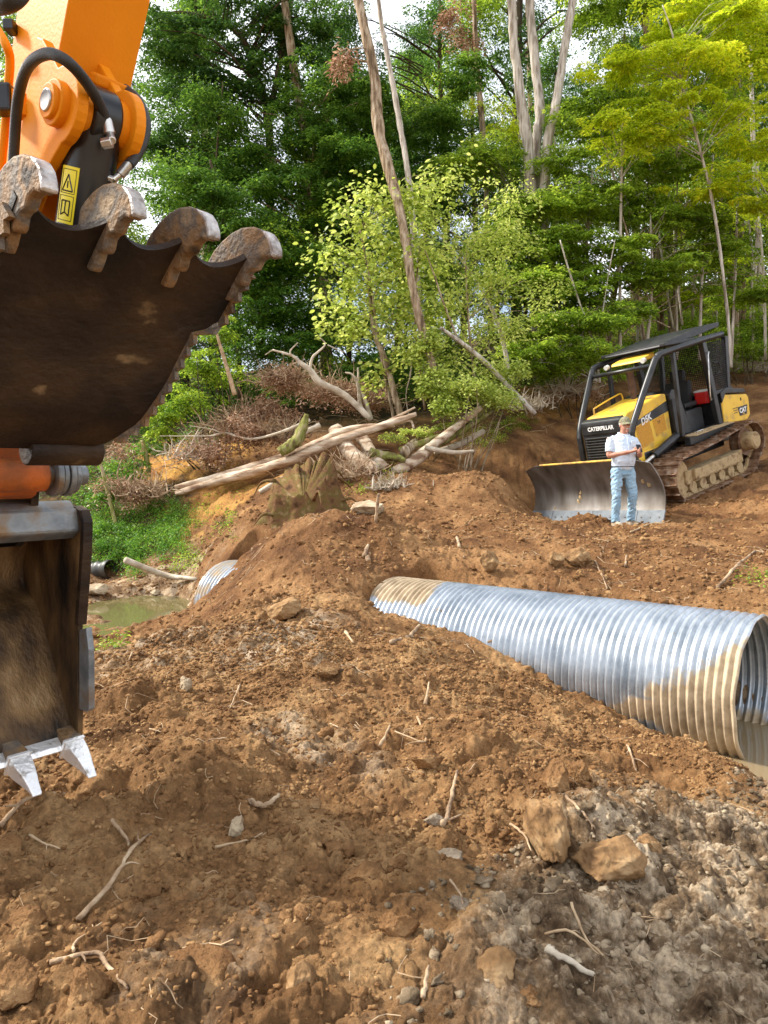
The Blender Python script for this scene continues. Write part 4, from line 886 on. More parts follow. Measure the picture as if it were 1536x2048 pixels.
log('dark rotten stub leaning on the split trunk', [[(560, 905, 13.9, 22), (590, 885, 13.9, 24), (606, 855, 14, 22), (614, 828, 14, 8)]], 'barkmoss')
for t, l in [([(850, 895, 14.1), (905, 905, 14), (948, 902, 14)], 'thin root lying on the soil right of the log pile'), ([(520, 985, 13), (560, 960, 13), (600, 940, 13)], 'torn splinter of trunk lying on the mossy stump'),
             ([(250, 1120, 11.2), (330, 1150, 11.6), (395, 1158, 11.2)], 'grey branch lying on the far bank of the creek pool'), ([(640, 850, 14.4), (600, 870, 14.3), (560, 905, 14.2)], 'pale broken branch crossing behind the rotten stub')]:
    pts = [P(*q) for q in t]; 
    mb = MB(); mb.tube(pts, [.05, .045, .025], 8, smooth=5); tag(mb.build('branch', M['deadwood'], smooth=True), l, 'branch')
# mossy stump
def stump():
    b = P(606, 1046, 11.3); n = 72; rows = 30; V = []
    ii, jj = np.meshgrid(np.arange(rows), np.arange(n), indexing='ij'); fb_ = fbm(np.cos(jj / n * 6.283) * 5 + 9, np.sin(jj / n * 6.283) * 5 + ii * .08, 4, 404, .65) ; tz_ = fbm(np.arange(n) * .35, np.zeros(n), 4, 405, .7); tz_[-1] = tz_[0]
    root = thing('tree_stump', 'broad torn tree stump covered with yellow moss behind the crest of the mound', 'stump', (b[0], b[1], Hs(b[0], b[1])))
    for i in range(rows):
        t = i / (rows - 1); 
        for j in range(n):
            a = j / n * 2 * math.pi; R = (.60 - .20 * t ** .7) * (1 + .09 * math.sin(5 * a + 1) + .05 * math.sin(11 * a + 3 * t) + .05 * fb_[i, j])
            flare = .22 * (1 - t) ** 3 * (1 + math.sin(6 * a)); zt = .98 + .30 * math.sin(a + .4) + .10 * tz_[j]
            V.append(((R + flare) * math.cos(a) * 1.15, (R + flare) * math.sin(a) * .8, -.25 + t * zt))
    Q = [(i * n + j, i * n + (j + 1) % n, (i + 1) * n + (j + 1) % n, (i + 1) * n + j) for i in range(rows - 1) for j in range(n)]
    m_ = len(V); V.append((0, 0, .35)); f = Q + [((rows - 1) * n + j, (rows - 1) * n + (j + 1) % n, m_) for j in range(n)]
    MB().add(V, f).build('stump_wood', M['moss'], root, smooth=True, recalc=False)
    for k in range(12):
        a = rng.uniform(0, 6.28); h_ = rng.uniform(.05, .8); p = [(math.cos(a) * .5, math.sin(a) * .38, h_), (math.cos(a) * .75, math.sin(a) * .55, h_ + rng.uniform(-.1, .15)), (math.cos(a) * .9, math.sin(a) * .7, h_ + rng.uniform(-.3, .2))]
        MB().tube(p, [.035, .02, .006], 6, smooth=4, rgh=.1).build('root', M['moss'], root, smooth=True)
stump()
# brown brush piles: tangles of twigs with dead leaves
def brush(px, py, Y, rx, rz, label, leaves=True, n=90, leaf='dry'):
    c = P(px, py, Y); a, b = rx * Y / F, rz * Y / F; c0 = c.copy(); c0[2] = max(Hs(c[0], c[1]), c[2] - b)
    root = thing('brush_pile', label, 'brush', tuple(c0), 'tangles of dead brush below the woods')
    mb = MB()
    for i in range(n):
        s = np.array([rng.normal(0, .45) * a, rng.normal(0, .35) * a, rng.uniform(0, .5) * b]); d = rng.normal(size=3) * np.array([1, .8, .9]); d[2] = abs(d[2]); d /= np.linalg.norm(d); L = rng.uniform(.4, 1.1) * max(a, b)
        e = s + d * L; m_ = (s + e) / 2 + rng.normal(0, .12 * L, 3)
        mb.tube([s, m_, e], np.array([.011, .008, .003]) * rng.uniform(.6, 1.8), 4, smooth=3, cap=False)
        for q in range(2):
            f = m_ + rng.normal(0, .25 * L, 3); mb.tube([m_, f], [.005, .002], 3, cap=False)
    mb.build('twigs', M['stick'] if rnd.random() < .5 else M['deadwood'], root, recalc=False)
    if leaves: foliage('dead_leaves', np.concatenate([lobe_sprays((rng.normal(0, .6) * a, rng.normal(0, .3) * a, b * rng.uniform(.2, .9)), a * .5, a * .4, b * .5, 9, .22) for _ in range(5)]), 34, .10, leaf, root, droop=.9, flat=.35, tilt=1.0, wid=.35)
for a in [(570, 730, 15.4, 50, 40, 'brown dead leaf brush behind the bleached forked branch'), (455, 825, 15, 60, 45, 'pale reddish brush under the broken yellowish pole'), (390, 880, 14.8, 60, 40, 'twiggy brown brush above the bank of orange soil'),
          (280, 965, 14, 60, 30, 'pinkish dead brush at the left end of the long split trunk'), (500, 800, 15.6, 50, 40, 'grey twiggy brush between the pole and the log pile'), (560, 850, 15, 60, 28, 'brown brush behind the rotten stub'),
          (650, 760, 16, 60, 35, 'dark brown brush in the shade of the lime bush'), (740, 780, 16.4, 60, 35, 'tangled bare brush behind the pale forked branch')]:
    brush(*a)
for a in [(1130, 770, 18.6, 60, 24, 'orange brown heap of roots and brush left of the bulldozer'), (1060, 800, 17, 40, 20, 'small brush heap at the foot of the pale leaning stem'), (1500, 730, 23, 50, 12, 'low line of twigs on the slope behind the bulldozer'),
          (690, 930, 13, 60, 26, 'dark root tangle between the stump and the log pile'), (780, 980, 12.4, 40, 16, 'sparse twigs on the soil right of the stump')]:
    brush(*a, leaves=a[0] == 1130)
hero('dead_branch', 'hanging bunch of dead brown leaves beside the curving tan trunk', 'branch', [[(735, 95, 16.2, 5), (700, 100, 16.2, 5), (680, 120, 16.2, 3)]], [(690, 105, 16.2, 20, 14), (672, 125, 16.2, 12, 10)], 'dry', 'bark', per=26, R=.2, size=.15, dens=22, limb=False, leaf_kw=dict(droop=1.2, flat=.5, tilt=1.2, wid=.35))
# weeds, ground cover, litter
def cover(name, label, regions, leaf, per, size, R, hgt):
    S = []
    for (px, py, rx, ry, n) in regions:
        for i in range(n):
            a = rng.uniform(0, 6.28); u = math.sqrt(rng.random()); g = G(px + math.cos(a) * u * rx, py + math.sin(a) * u * ry); S.append((g[0], g[1], g[2] + rng.uniform(.02, hgt), R * rng.uniform(.5, 1.3)))
    o = foliage(name, np.array(S), per, size, leaf, None, droop=.5, flat=.3, tilt=.6, wid=.45); tag(o, label, 'weeds', kind='stuff'); return o
cover('weeds', 'patch of bright green low weeds on the creek bank beside the bucket', [(270, 1075, 95, 50, 150), (330, 1045, 55, 38, 60), (230, 1125, 50, 26, 40), (190, 1060, 40, 50, 40), (330, 1100, 50, 25, 26), (270, 1150, 20, 8, 8)], 'weed', 60, .055, .20, .26)
cover('sparse_weeds', 'thin yellow green weeds on the bare orange soil beside the weed patch', [(430, 1050, 60, 40, 40), (460, 990, 50, 20, 14), (380, 1125, 30, 30, 24), (780, 950, 30, 20, 14), (720, 985, 30, 10, 8), (960, 880, 50, 18, 30), (1040, 850, 30, 16, 26), (990, 860, 60, 14, 24), (230, 1300, 25, 10, 5), (1515, 1165, 20, 12, 6)], 'fresh', 34, .05, .16, .14)
def floor_cover(label, x0, x1, y0, y1, n, leaf, R):
    S = np.array([(x, y, Hs(x, y) + rng.uniform(.1, .7), R * rng.uniform(.5, 1.3)) for x, y in zip(rng.uniform(x0, x1, n), rng.uniform(y0, y1, n))])
    tag(foliage('undergrowth', S, 60, .12, leaf, None, droop=.4, flat=.2, tilt=.6), label, 'undergrowth', kind='stuff')
floor_cover('light green undergrowth on the forest floor up the slope behind the bulldozer', 7.5, 20, 22.5, 34, 620, 'fresh', .6)
floor_cover('green undergrowth on the forest floor in the shade behind the log pile', -9, 5, 19.5, 27, 420, 'mid', .6)
cover('undergrowth', 'bright green plants covering the slope behind the bulldozer', [(1450, 680, 140, 42, 420), (1190, 735, 150, 22, 170)], 'fresh', 60, .10, .55, .45)
cover('undergrowth', 'low green plants covering the forest floor under the trees', [(1460, 690, 90, 40, 120), (1150, 720, 150, 30, 90), (900, 790, 120, 25, 60), (600, 780, 200, 40, 110), (350, 860, 120, 50, 70), (200, 980, 60, 40, 40), (60, 950, 80, 60, 40)], 'mid', 70, .10, .4, .4)
mb = MB()
for i in range(500):
    px, py = rnd.uniform(180, 1120), rnd.uniform(800, 1010); g = G(px, py)
    if py > 990 - (px - 200) * .16 + 30: continue
    a = rng.uniform(0, 6.28); L = rng.uniform(.2, .7); e = g + np.array([math.cos(a) * L, math.sin(a) * L, rng.uniform(-.02, .2)])
    mb.tube([g + np.array([0, 0, .02]), (g + e) / 2 + rng.normal(0, .04, 3) + np.array([0, 0, .03]), e], [.009, .007, .003], 4, cap=False, smooth=3)
tag(mb.build('forest_litter', M['root'], recalc=False), 'countless small pale twigs littering the ground around the fallen logs', 'twigs', kind='stuff')
# small drain pipe and slab at the creek
def drain():
    a, b = P(60, 1152, 13.4), P(222, 1138, 12.5); mb = MB(); n = 60; ts = np.linspace(0, 1, n)
    mb.tube([a + (b - a) * t for t in ts], [.155 + .012 * math.sin(t * n * 1.1) for t in ts], 24, cap=False)
    mb.tube([a + (b - a) * t for t in (1, .6)], [.145, .145], 24, cap=False)
    o = mb.build('drain_pipe', mat('black_plastic', [(.02, .02, .02), (.06, .055, .045)], 4, .45, spec=.5), smooth=True, recalc=False)
    tag(o, 'small black plastic drain pipe lying over the weeds behind the bucket', 'drain pipe')
drain()
# ------------------------------------------------------------------ excavator arm, thumb and bucket
EP = np.array([.648, .761, 0.]); EP /= np.linalg.norm(EP); EQ = np.array([EP[1], -EP[0], 0.])
EO = np.array([-1.058, 2.49, 0.])
CAMP = np.array([0, 0, CAMZ])
def E(px, py, s):
    """pixel -> (u, z) in the machine's plane at sideways offset s"""
    r = ray(px, py); t = ((EO - CAMP) @ EP + s) / (r @ EP); w = CAMP + r * t; return ((w - EO) @ EQ, w[2])
def W(p, s): return EP * s + EQ * p[0] + np.array([0, 0, p[1]])      # local to the empty at EO
M['orange'] = mat('orange_paint', [(.74, .225, .004), (.82, .275, .006)], 2.5, .5, bump=.08, bscale=90, spec=.18, lo=.3, hi=.6)
M['orangeshaded'] = mat('orange_paint_shaded', [(.20, .07, .02), (.55, .13, .015)], 6, .6, bump=.3, bscale=40)  # darker copy of the orange paint, thumb shade put into its colour
M['black'] = mat('black_paint', [(.008, .008, .009), (.02, .019, .018)], 8, .3, spec=.5)
M['rubber'] = mat('black_rubber', [(.014, .014, .014), (.035, .033, .03)], 12, .5, bump=.2, bscale=200)
M['chrome'] = mat('zinc_steel', [(.45, .44, .42), (.72, .70, .66)], 14, .3, metal=.9)
M['muddysteel'] = mat('muddy_steel', [(.04, .026, .015), (.25, .15, .07), (.13, .11, .09), (.34, .24, .14)], 9, .7, metal=.15, bump=.5, bscale=60, lo=.3, hi=.7, spec=.3)
M['darksteel'] = mat('dark_rusty_steel', [(.006, .004, .003), (.016, .008, .004), (.03, .016, .008), (.05, .028, .012), (.40, .27, .14)], 3.2, .6, metal=.2, bump=.35, bscale=28, lo=.30, hi=.72, stretch=(1, 1, 1.8), detail=12, spec=.4)
M['bucketin'] = mat('scuffed_bucket_steel', [(.012, .008, .005), (.10, .055, .022), (.24, .14, .055), (.42, .29, .15)], 4, .6, metal=.3, bump=.5, bscale=45, lo=.35, hi=.75, stretch=(1.2, 1.2, .5))
M['worn'] = mat('worn_hook_steel', [(.14, .10, .07), (.45, .42, .40), (.66, .63, .60)], 18, .4, metal=.4, bump=.4, bscale=50)
M['bright'] = mat('worn_bright_steel', [(.40, .36, .30), (.88, .87, .85), (.93, .92, .90)], 16, .28, metal=.6, bump=.35, bscale=50, lo=.30, hi=.46)
M['grime'] = mat('grey_blue_steel', [(.14, .16, .18), (.24, .26, .27), (.22, .15, .09)], 8, .45, metal=.5, bump=.2, bscale=50, lo=.35, hi=.7)
M['sticker'] = mat('yellow_sticker', [(.85, .68, .02)], rough=.35)
arm = thing('excavator_arm', 'orange excavator arm reaching down at the left with a hooked thumb and a toothed bucket', 'excavator', tuple(EO))
# stick box section: outline traced on its near side plate, swept through its width
S0, S1 = 0.0, .262
A_top = E(139, 0, S0); A_mid = E(118, 106, S0)
d_ = np.array(A_top) - np.array(A_mid); d_ /= np.linalg.norm(d_)
ax = np.array([.47, .883])                                       # direction up the stick in (u, z)
belly0 = np.array(A_mid)
def along(t, off=0.0): return (belly0[0] + ax[0] * t - ax[1] * off, belly0[1] + ax[1] * t + ax[0] * off)
depth = .44
box = [along(1.3), along(-1.35), along(-1.45, .12), along(-1.4, .30), along(1.3, depth)]
MB().prism(box, W, S0, S1).build('stick', M['orange'], arm, bevel=.006)
# raised side reinforcement plate (rounded) with weld ridge
cx = E(70, 250, S0)
pl = [E(28, 700, S0 - .01)] + [E(*q, S0 - .012) for q in [(40, 250), (60, 170), (90, 128), (118, 118), (150, 150), (160, 200), (160, 235), (148, 270), (115, 330), (60, 470)]]
MB().prism(pl[1:], W, S0 - .03, S0 - .002).build('side_plate', M['orange'], arm, bevel=.005)
MB().tube([W(E(*q, S0 - .035), S0 - .035) for q in [(118, 128), (112, 170), (98, 260), (78, 360)]], .005, 8).build('weld_rib', M['orange'], arm, smooth=True)
# two ears that hold the thumb cylinder
def ear(s, off, name='cylinder_bracket'):
    pin = np.array(E(125, 210, S0)); o = np.array([0, 0])
    out = []
    c = pin
    a0 = math.atan2(ax[1], ax[0])
    for k in range(13):
        a = a0 - 1.9 + k * (2.5 / 12) - .9; out.append((c[0] + .125 * math.cos(a), c[1] + .125 * math.sin(a)))
    lo = along(-.78, -.005); hi = along(.13, -.005)
    poly = [lo] + out + [hi, along(.13, .05), along(-.78, .05)]
    return poly, pin
# cylinder pin centre sits in front of the belly
pin = np.array(E(128, 213, -.05))
def earpoly(grow=0):
    a0 = math.atan2(-ax[0], ax[1]); pts = []
    base = math.atan2(ax[1], ax[0])
    for k in range(15):
        a = base + .55 - k * (math.pi * 1.02 / 14); pts.append((pin[0] + (.115 + grow) * math.cos(a), pin[1] + (.115 + grow) * math.sin(a)))
    t1 = .02; t0 = -.62
    return [along(t1, .03)] + [along(t1, -.01)] + pts + [along(t0, -.01), along(t0, .03)]
for s in (-.045, .150):
    e = MB().prism(earpoly(), W, s - .018, s + .018).build('cylinder_bracket', M['orange'], arm, bevel=.005)
    for (r_, w_) in ((.068, .045), (.052, .06)):
        MB().cyl(W(pin, s - w_), W(pin, s + w_), r_, 32).build('boss', M['orange'], arm if False else e, smooth=.5, bevel=.004)
    MB().cyl(W(pin, s - .066), W(pin, s + .066), .034, 24).build('pin', M['chrome'], e, smooth=.5, bevel=.004)
# reinforcing flange on the belly between the ears
MB().box(W(E(222, 170, .15), .15), (.13, .05, .035), Matrix(((EP[0], EQ[0] * ax[1], EQ[0] * ax[0]), (EP[1], EQ[1] * ax[1], EQ[1] * ax[0]), (0, -ax[0], ax[1]))), .008).build('belly_flange', M['orange'], arm)
# thumb cylinder
tl = np.array(E(165, 440, .055)); dv = tl - pin; dv = dv / np.linalg.norm(dv)
CS = .055
cyl = MB().cyl(W(pin + dv * -.0, CS), W(pin + dv * .44, CS), .082, 32).build('thumb_cylinder', M['black'], arm, smooth=.5, bevel=.006)
MB().cyl(W(pin, .008), W(pin, .102), .094, 32).build('cylinder_eye', M['black'], cyl, smooth=.5, bevel=.01)
MB().cyl(W(pin, -.028), W(pin, .006), .078, 32).cyl(W(pin, .104), W(pin, .134), .078, 32).build('spacer_ring', M['orange'], cyl, smooth=.5)
MB().cyl(W(pin + dv * .425, CS), W(pin + dv * .455, CS), .092, 32).build('cylinder_gland', M['black'], cyl, smooth=.5, bevel=.004)
MB().cyl(W(pin + dv * .44, CS), W(pin + dv * .50, CS), .042, 24).build('cylinder_rod', M['chrome'], cyl, smooth=.5)
# yellow warning sticker, curved round the barrel, with a triangle and a book mark
def on_barrel(t, a, r=.0835):
    t = t - .135; n1 = np.array([-dv[1], dv[0]]); 
    if n1[0] < 0: n1 = -n1
    w = -math.cos(a) * r; h = math.sin(a) * r; p = pin + dv * t + n1 * h
    return W(p, CS + w)
def patch(t0, t1, a0, a1, r, n=8):
    v = []; f = []
    for i in range(n + 1):
        a = a0 + (a1 - a0) * i / n
        for t, rr in ((t0, r), (t1, r), (t1, r - .004), (t0, r - .004)): v.append(on_barrel(t, a, rr))
    for i in range(n):
        for k in range(4): f.append((i * 4 + k, i * 4 + (k + 1) % 4, (i + 1) * 4 + (k + 1) % 4, (i + 1) * 4 + k))
    f += [(0, 1, 2, 3), (n * 4 + 3, n * 4 + 2, n * 4 + 1, n * 4)]
    return v, f
v, f = patch(.30, .475, -.02, .78, .0842); st = MB().add(v, f).build('warning_sticker', M['sticker'], cyl)
g = MB()
def seg(ta, aa, tb, ab, w=.0022):
    g.tube([on_barrel(ta + (tb - ta) * k / 4, aa + (ab - aa) * k / 4, .0846) for k in range(5)], w, 4)
seg(.325, .38, .375, .14); seg(.375, .14, .375, .62); seg(.375, .62, .325, .38); seg(.345, .38, .366, .38)
for q in (.31, .385, .39, .465): pass
seg(.31, .07, .382, .07, .001); seg(.31, .69, .382, .69, .001); seg(.31, .07, .31, .69, .001); seg(.382, .07, .382, .69, .001)
seg(.39, .07, .465, .07, .001); seg(.39, .69, .465, .69, .001); seg(.39, .07, .39, .69, .001); seg(.465, .07, .465, .69, .001)
seg(.405, .2, .45, .2); seg(.405, .56, .45, .56); seg(.405, .2, .405, .56); seg(.45, .2, .44, .38); seg(.44, .38, .45, .56); seg(.405, .38, .44, .38)
g.build('sticker_print', M['black'], st, recalc=False)
# hydraulic hoses with fittings
def hose(pts, r, name='hydraulic_hose', par=arm, m='rubber'):
    return MB().tube([W(E(a, b, s), s) for a, b, s in pts], r, 16, smooth=8).build(name, M[m], par, smooth=True)
h1 = hose([(24, 400, -.10), (28, 300, -.11), (36, 200, -.13), (55, 135, -.16), (92, 108, -.17), (130, 120, -.15), (165, 155, -.08), (195, 200, 0.0), (212, 238, .05)], .0165)
h2 = hose([(250, 178, .20), (277, 202, .21), (292, 245, .21), (286, 285, .19), (268, 318, .16), (258, 330, .14)], .0165)
h3 = hose([(-60, 20, -.25), (-20, 12, -.25), (20, 2, -.25), (45, -25, -.22), (60, -80, -.2)], .028)
hose([(-5, 60, -.12), (12, 90, -.11), (20, 120, -.09), (16, 180, -.08), (8, 280, -.07), (-5, 400, -.06)], .014, 'grease_pipe', arm, 'orange')
def fit(a, b, r, par, hexa=False): MB().cyl(W(E(*a), a[2]), W(E(*b), b[2]), r, 6 if hexa else 20).build('hose_fitting', M['chrome'], par, smooth=.4, bevel=.002)
fit((212, 236, .05), (219, 268, .06), .019, h1); fit((219, 266, .06), (224, 282, .05), .013, h1); fit((224, 284, .05), (204, 288, .03), .017, h1, True)
fit((260, 326, .145), (240, 350, .12), .016, h2); fit((241, 348, .12), (226, 360, .10), .010, h2); fit((226, 360, .10), (203, 352, .07), .013, h2, True); fit((205, 353, .07), (182, 342, .07), .017, h2, True)
MB().box(W(E(10, 200, -.1), -.1), (.06, .06, .09), None, .008).build('hose_clamp', M['black'], arm)
MB().box(W(E(26, 205, -.07), -.07), (.10, .05, .045), Matrix.Rotation(math.atan2(EQ[1], EQ[0]), 3, 'Z'), .004).box(W(E(54, 226, -.05), -.05), (.05, .06, .04), Matrix.Rotation(math.atan2(EQ[1], EQ[0]), 3, 'Z'), .004).build('clamp_bracket', M['orange'], arm)
MB().box(W(E(22, 55, -.02), -.02), (.035, .05, .035), None, .004).build('small_bracket', M['black'], arm)

# ---- thumb: plate with scalloped edge and four hooked, toothed tines
thumb = arm
TS = .57
hinge = np.array([-.50, 1.60])
_K = np.array([(-.40, 1.665), (-.30, 1.70), (-.19, 1.775), (-.11, 1.88), (-.04, 1.99), (.03, 2.09), (.10, 2.175), (.18, 2.26), (.245, 2.325), (.275, 2.352)])
_kd = np.concatenate([[0], np.cumsum(np.linalg.norm(np.diff(_K, axis=0), axis=1))]); TL = _kd[-1]
def T(t, n=0):
    q = np.array([np.interp(t, _kd, _K[:, 0]), np.interp(t, _kd, _K[:, 1])]); e = .06
    d = np.array([np.interp(t + e, _kd, _K[:, 0]) - np.interp(t - e, _kd, _K[:, 0]), np.interp(t + e, _kd, _K[:, 1]) - np.interp(t - e, _kd, _K[:, 1])]); d /= np.linalg.norm(d)
    if t > TL: q = q + d * (t - TL)
    if t < 0: q = q + d * t
    q = q + np.array([-d[1], d[0]]) * n; return (q[0], q[1])
def tine(s, th=.052):
    th = .042
    px = [(424, 524), (436, 503), (452, 484), (472, 467), (492, 457), (512, 455), (530, 461), (543, 474), (551, 494), (553, 513), (546, 519), (536, 514), (524, 522), (515, 540), (504, 543), (498, 549),
          (494, 566), (488, 573), (478, 570), (470, 590), (462, 603), (453, 599), (446, 618), (438, 636), (428, 632), (420, 648), (409, 663), (398, 660), (388, 668), (380, 656), (352, 640), (352, 600), (385, 560)]
    if .0 < s < .5: px = px[:21] + [(440, 590), (430, 560)]
    poly = [E(a, b, TS) for a, b in px]
    o = MB().prism(poly, W, s - th / 2, s + th / 2).build('tine', M['muddysteel'], thumb, bevel=.009)
    # bright worn edge on the nose of the hook
    nose = [(527, 460), (541, 467), (550, 480), (555, 497), (556, 511), (552, 517), (550, 512), (548, 497), (543, 481), (535, 471)]
    MB().prism([E(a, b, TS) for a, b in nose], W, s - th / 2 - .001, s + th / 2 + .004).build('worn_edge', M['worn'], o, bevel=.006)
tines = [.57, .30, .03, -.24]
for s in tines: tine(s)
# plate: grid in (s, t) with scalloped upper edge and tapering sides
def halfw(t): return np.interp(t / TL, [0, .10, .25, .45, .66, .70, 1.1], [.10, .16, .225, .28, .31, .40, .43])
sc_ = (tines[0] + tines[-1]) / 2
def top(s):
    # valley depth between tines
    k = (s - tines[-1]) / (tines[0] - tines[-1]) * 3; fr = k - math.floor(k)
    if k < 0 or k > 3: return TL * 1.0
    return TL * (1.035 - .10 * math.sin(math.pi * fr) ** .7)
n, mrow = 72, 22; V = []
for j in range(mrow + 1):
    for i in range(n + 1):
        q = i / n * 2 - 1; t = None
        s_top = sc_ + q * .43; tt = top(s_top) * j / mrow; s = sc_ + q * (halfw(tt) if q > 0 else .43)
        bow = .016 + .03 * math.sin(min(1, tt / TL) * math.pi) * (1 - q * q); crease = .0
        V.append(W(T(tt, bow), s))
nf = len(V)
off = EQ * -.68 + np.array([0, 0, .73])
V2 = [np.array(v) + off * .028 for v in V]
w_ = n + 1; f = []
for j in range(mrow):
    for i in range(n):
        a = j * w_ + i; f.append((a, a + 1, a + w_ + 1, a + w_)); f.append((nf + a, nf + a + w_, nf + a + w_ + 1, nf + a + 1))
ring = [i for i in range(n + 1)] + [j * w_ + n for j in range(1, mrow + 1)] + [mrow * w_ + i for i in range(n - 1, -1, -1)] + [j * w_ for j in range(mrow - 1, 0, -1)]
for k in range(len(ring)): a, b = ring[k], ring[(k + 1) % len(ring)]; f.append((a, nf + a, nf + b, b))
MB().add(V + V2, f).build('thumb_plate', M['darksteel'], thumb, smooth=.5)
# serrated side strips
for sgn in (1, -1):
    v = []; k = 16
    for i in range(k * 2):
        t = TL * (.12 + .86 * (i // 2 + (i % 2) * .55) / k); s = sc_ + (halfw(t) + .008 if sgn > 0 else -.44)
        v.append((t, s, -.022 if i % 2 else .004))
    mb = MB()
    for i in range(0, len(v) - 1):
        (t0, s0, n0), (t1, s1, n1) = v[i], v[i + 1]
        for_ = [W(T(t0, n0), s0), W(T(t1, n1), s1), W(T(t1, .05), s1), W(T(t0, .05), s0)]; th = EP * .018 * sgn
        mb.add([np.array(p) - th / 2 for p in for_] + [np.array(p) + th / 2 for p in for_], [(0, 1, 2, 3), (7, 6, 5, 4), (0, 4, 5, 1), (1, 5, 6, 2), (2, 6, 7, 3), (3, 7, 4, 0)])
    mb.build('serrated_edge', M['muddysteel'], thumb)
MB().cyl(W(T(-.02, .02), sc_ - .12), W(T(-.02, .02), sc_ + .17), .06, 28).build('hinge_tube', M['darksteel'], thumb, smooth=.5, bevel=.006)

# ---- stick end, pin collars
hz = E(130, 950, .34)
MB().cyl(W(hz, .0), W(hz, .25), .07, 32).build('stick_nose', M['orangeshaded'], arm, smooth=.5, bevel=.008)
nb = [E(-90, 840, .262), E(88, 840, .262), E(86, 930, .262), E(74, 990, .262), E(64, 997, .262), E(-90, 997, .262)]
MB().prism(nb, W, .0, .262).build('stick_end_box', M['orangeshaded'], arm, bevel=.006)
for s, r_ in ((.285, .092), (.312, .084), (.34, .092), (.368, .080)): MB().cyl(W(hz, s - .012), W(hz, s + .012), r_, 32).build('pin_collar', M['darksteel'] if r_ > .1 else M['grime'], arm, smooth=.5, bevel=.004)
MB().cyl(W(hz, -.1), W(hz, .43), .045, 24).build('bucket_pin', M['grime'], arm, smooth=.5, bevel=.006)

# ---- bucket
bucket = arm
BS0, BS1 = -.36, .47; SM = BS1
prof_px = [(156, 1462), (150, 1440)]
lip = np.array(E(150, 1478, SM)); ear_t = np.array(E(166, 1020, SM))
floor = [tuple(lip), tuple(np.array(E(128, 1400, SM))), tuple(np.array(E(104, 1310, SM))), tuple(np.array(E(78, 1220, SM))), (lip[0] - .50, lip[1] + .70), (lip[0] - .46, lip[1] + .90), (lip[0] - .30, lip[1] + 1.06), (ear_t[0] - .12, ear_t[1] - .02)]
fc = curve(np.array([(p[0], p[1], 0) for p in floor]), 5)[:, :2]
th_ = .022; V = []; f = []
nrm = np.gradient(fc, axis=0); nrm = np.stack([-nrm[:, 1], nrm[:, 0]], 1); nrm /= np.linalg.norm(nrm, axis=1)[:, None]
if nrm[5][0] > 0: nrm = -nrm
ns = 14
for lay in (0, 1):
    for p, q in zip(fc, nrm):
        for k in range(ns + 1): V.append(W(p + q * th_ * lay, BS0 + (BS1 - BS0) * k / ns))
nn_ = len(fc) * (ns + 1)
for i in range(len(fc) - 1):
    for k in range(ns):
        a = i * (ns + 1) + k; f.append((a, a + 1, a + ns + 2, a + ns + 1)); f.append((nn_ + a, nn_ + a + ns + 1, nn_ + a + ns + 2, nn_ + a + 1))
for k in range(ns):
    for a in (k, (len(fc) - 1) * (ns + 1) + k): f.append((a, a + 1, nn_ + a + 1, nn_ + a))
for i in range(len(fc) - 1):
    for a in (i * (ns + 1), i * (ns + 1) + ns): f.append((a, a + ns + 1, nn_ + a + ns + 1, nn_ + a))
MB().add(V, f).build('bucket_shell', M['bucketin'], bucket, smooth=.6)
side = [tuple(p) for p in fc] + [E(150, 1014, SM), E(163, 1022, SM), E(169, 1045, SM), E(168, 1100, SM), E(163, 1170, SM), E(157, 1250, SM), E(154, 1330, SM), E(158, 1420, SM), E(157, 1470, SM)]
for s in (BS1, BS0):
    o = MB().prism(side, W, s - .002 if s == BS1 else s + .002, s + .022 if s == BS1 else s - .022).build('bucket_side', M['bucketin'], bucket, bevel=.003)
    rimpts = [E(150, 1012, SM), E(164, 1020, SM), E(170, 1045, SM), E(169, 1100, SM), E(164, 1170, SM), E(158, 1250, SM)]
    inner = [(p[0] - .022, p[1]) for p in rimpts[::-1]]
    MB().prism([(p[0] + .01, p[1]) for p in rimpts] + inner, W, s - .012, s + .034).build('side_rim', M['darksteel'], o, bevel=.004)
    cut = [E(158, 1260, SM), E(172, 1256, SM), E(177, 1300, SM), E(178, 1420, SM), E(172, 1424, SM), E(158, 1418, SM)]
    MB().prism(cut, W, s + .0 if s > 0 else s - .03, s + .03 if s > 0 else s).build('side_cutter', M['grime'], o, bevel=.004)
MB().prism([E(60, 1022, .38), E(158, 1016, SM), E(162, 1062, SM), E(150, 1076, SM), E(62, 1078, .38)][1:4] + [(ear_t[0] - .16, ear_t[1] - .13), (ear_t[0] - .16, ear_t[1] + .0)], W, BS0, BS1).build('top_crossbar', M['grime'], bucket, bevel=.012)
MB().cyl(W((ear_t[0] - .10, ear_t[1] - .02), BS0 - .01), W((ear_t[0] - .10, ear_t[1] - .02), BS1 - .02), .062, 28).build('torque_tube', M['grime'], bucket, smooth=.5)
for s in (.02, .26): MB().prism([(ear_t[0] - .08, ear_t[1] - .08), (ear_t[0] - .04, ear_t[1] + .10), (ear_t[0] - .10, ear_t[1] + .20), (ear_t[0] - .26, ear_t[1] + .20), (ear_t[0] - .40, ear_t[1] + .06), (ear_t[0] - .36, ear_t[1] - .12)], W, s, s + .035).build('bucket_ear', M['darksteel'], bucket, bevel=.004)
be = [E(-80, 985, .3), E(48, 992, .3), E(64, 1008, .3), E(66, 1062, .3), E(45, 1092, .3), E(-80, 1100, .3)]
MB().prism(be, W, .265, .30).build('bucket_ear', M['black'], bucket, bevel=.004)
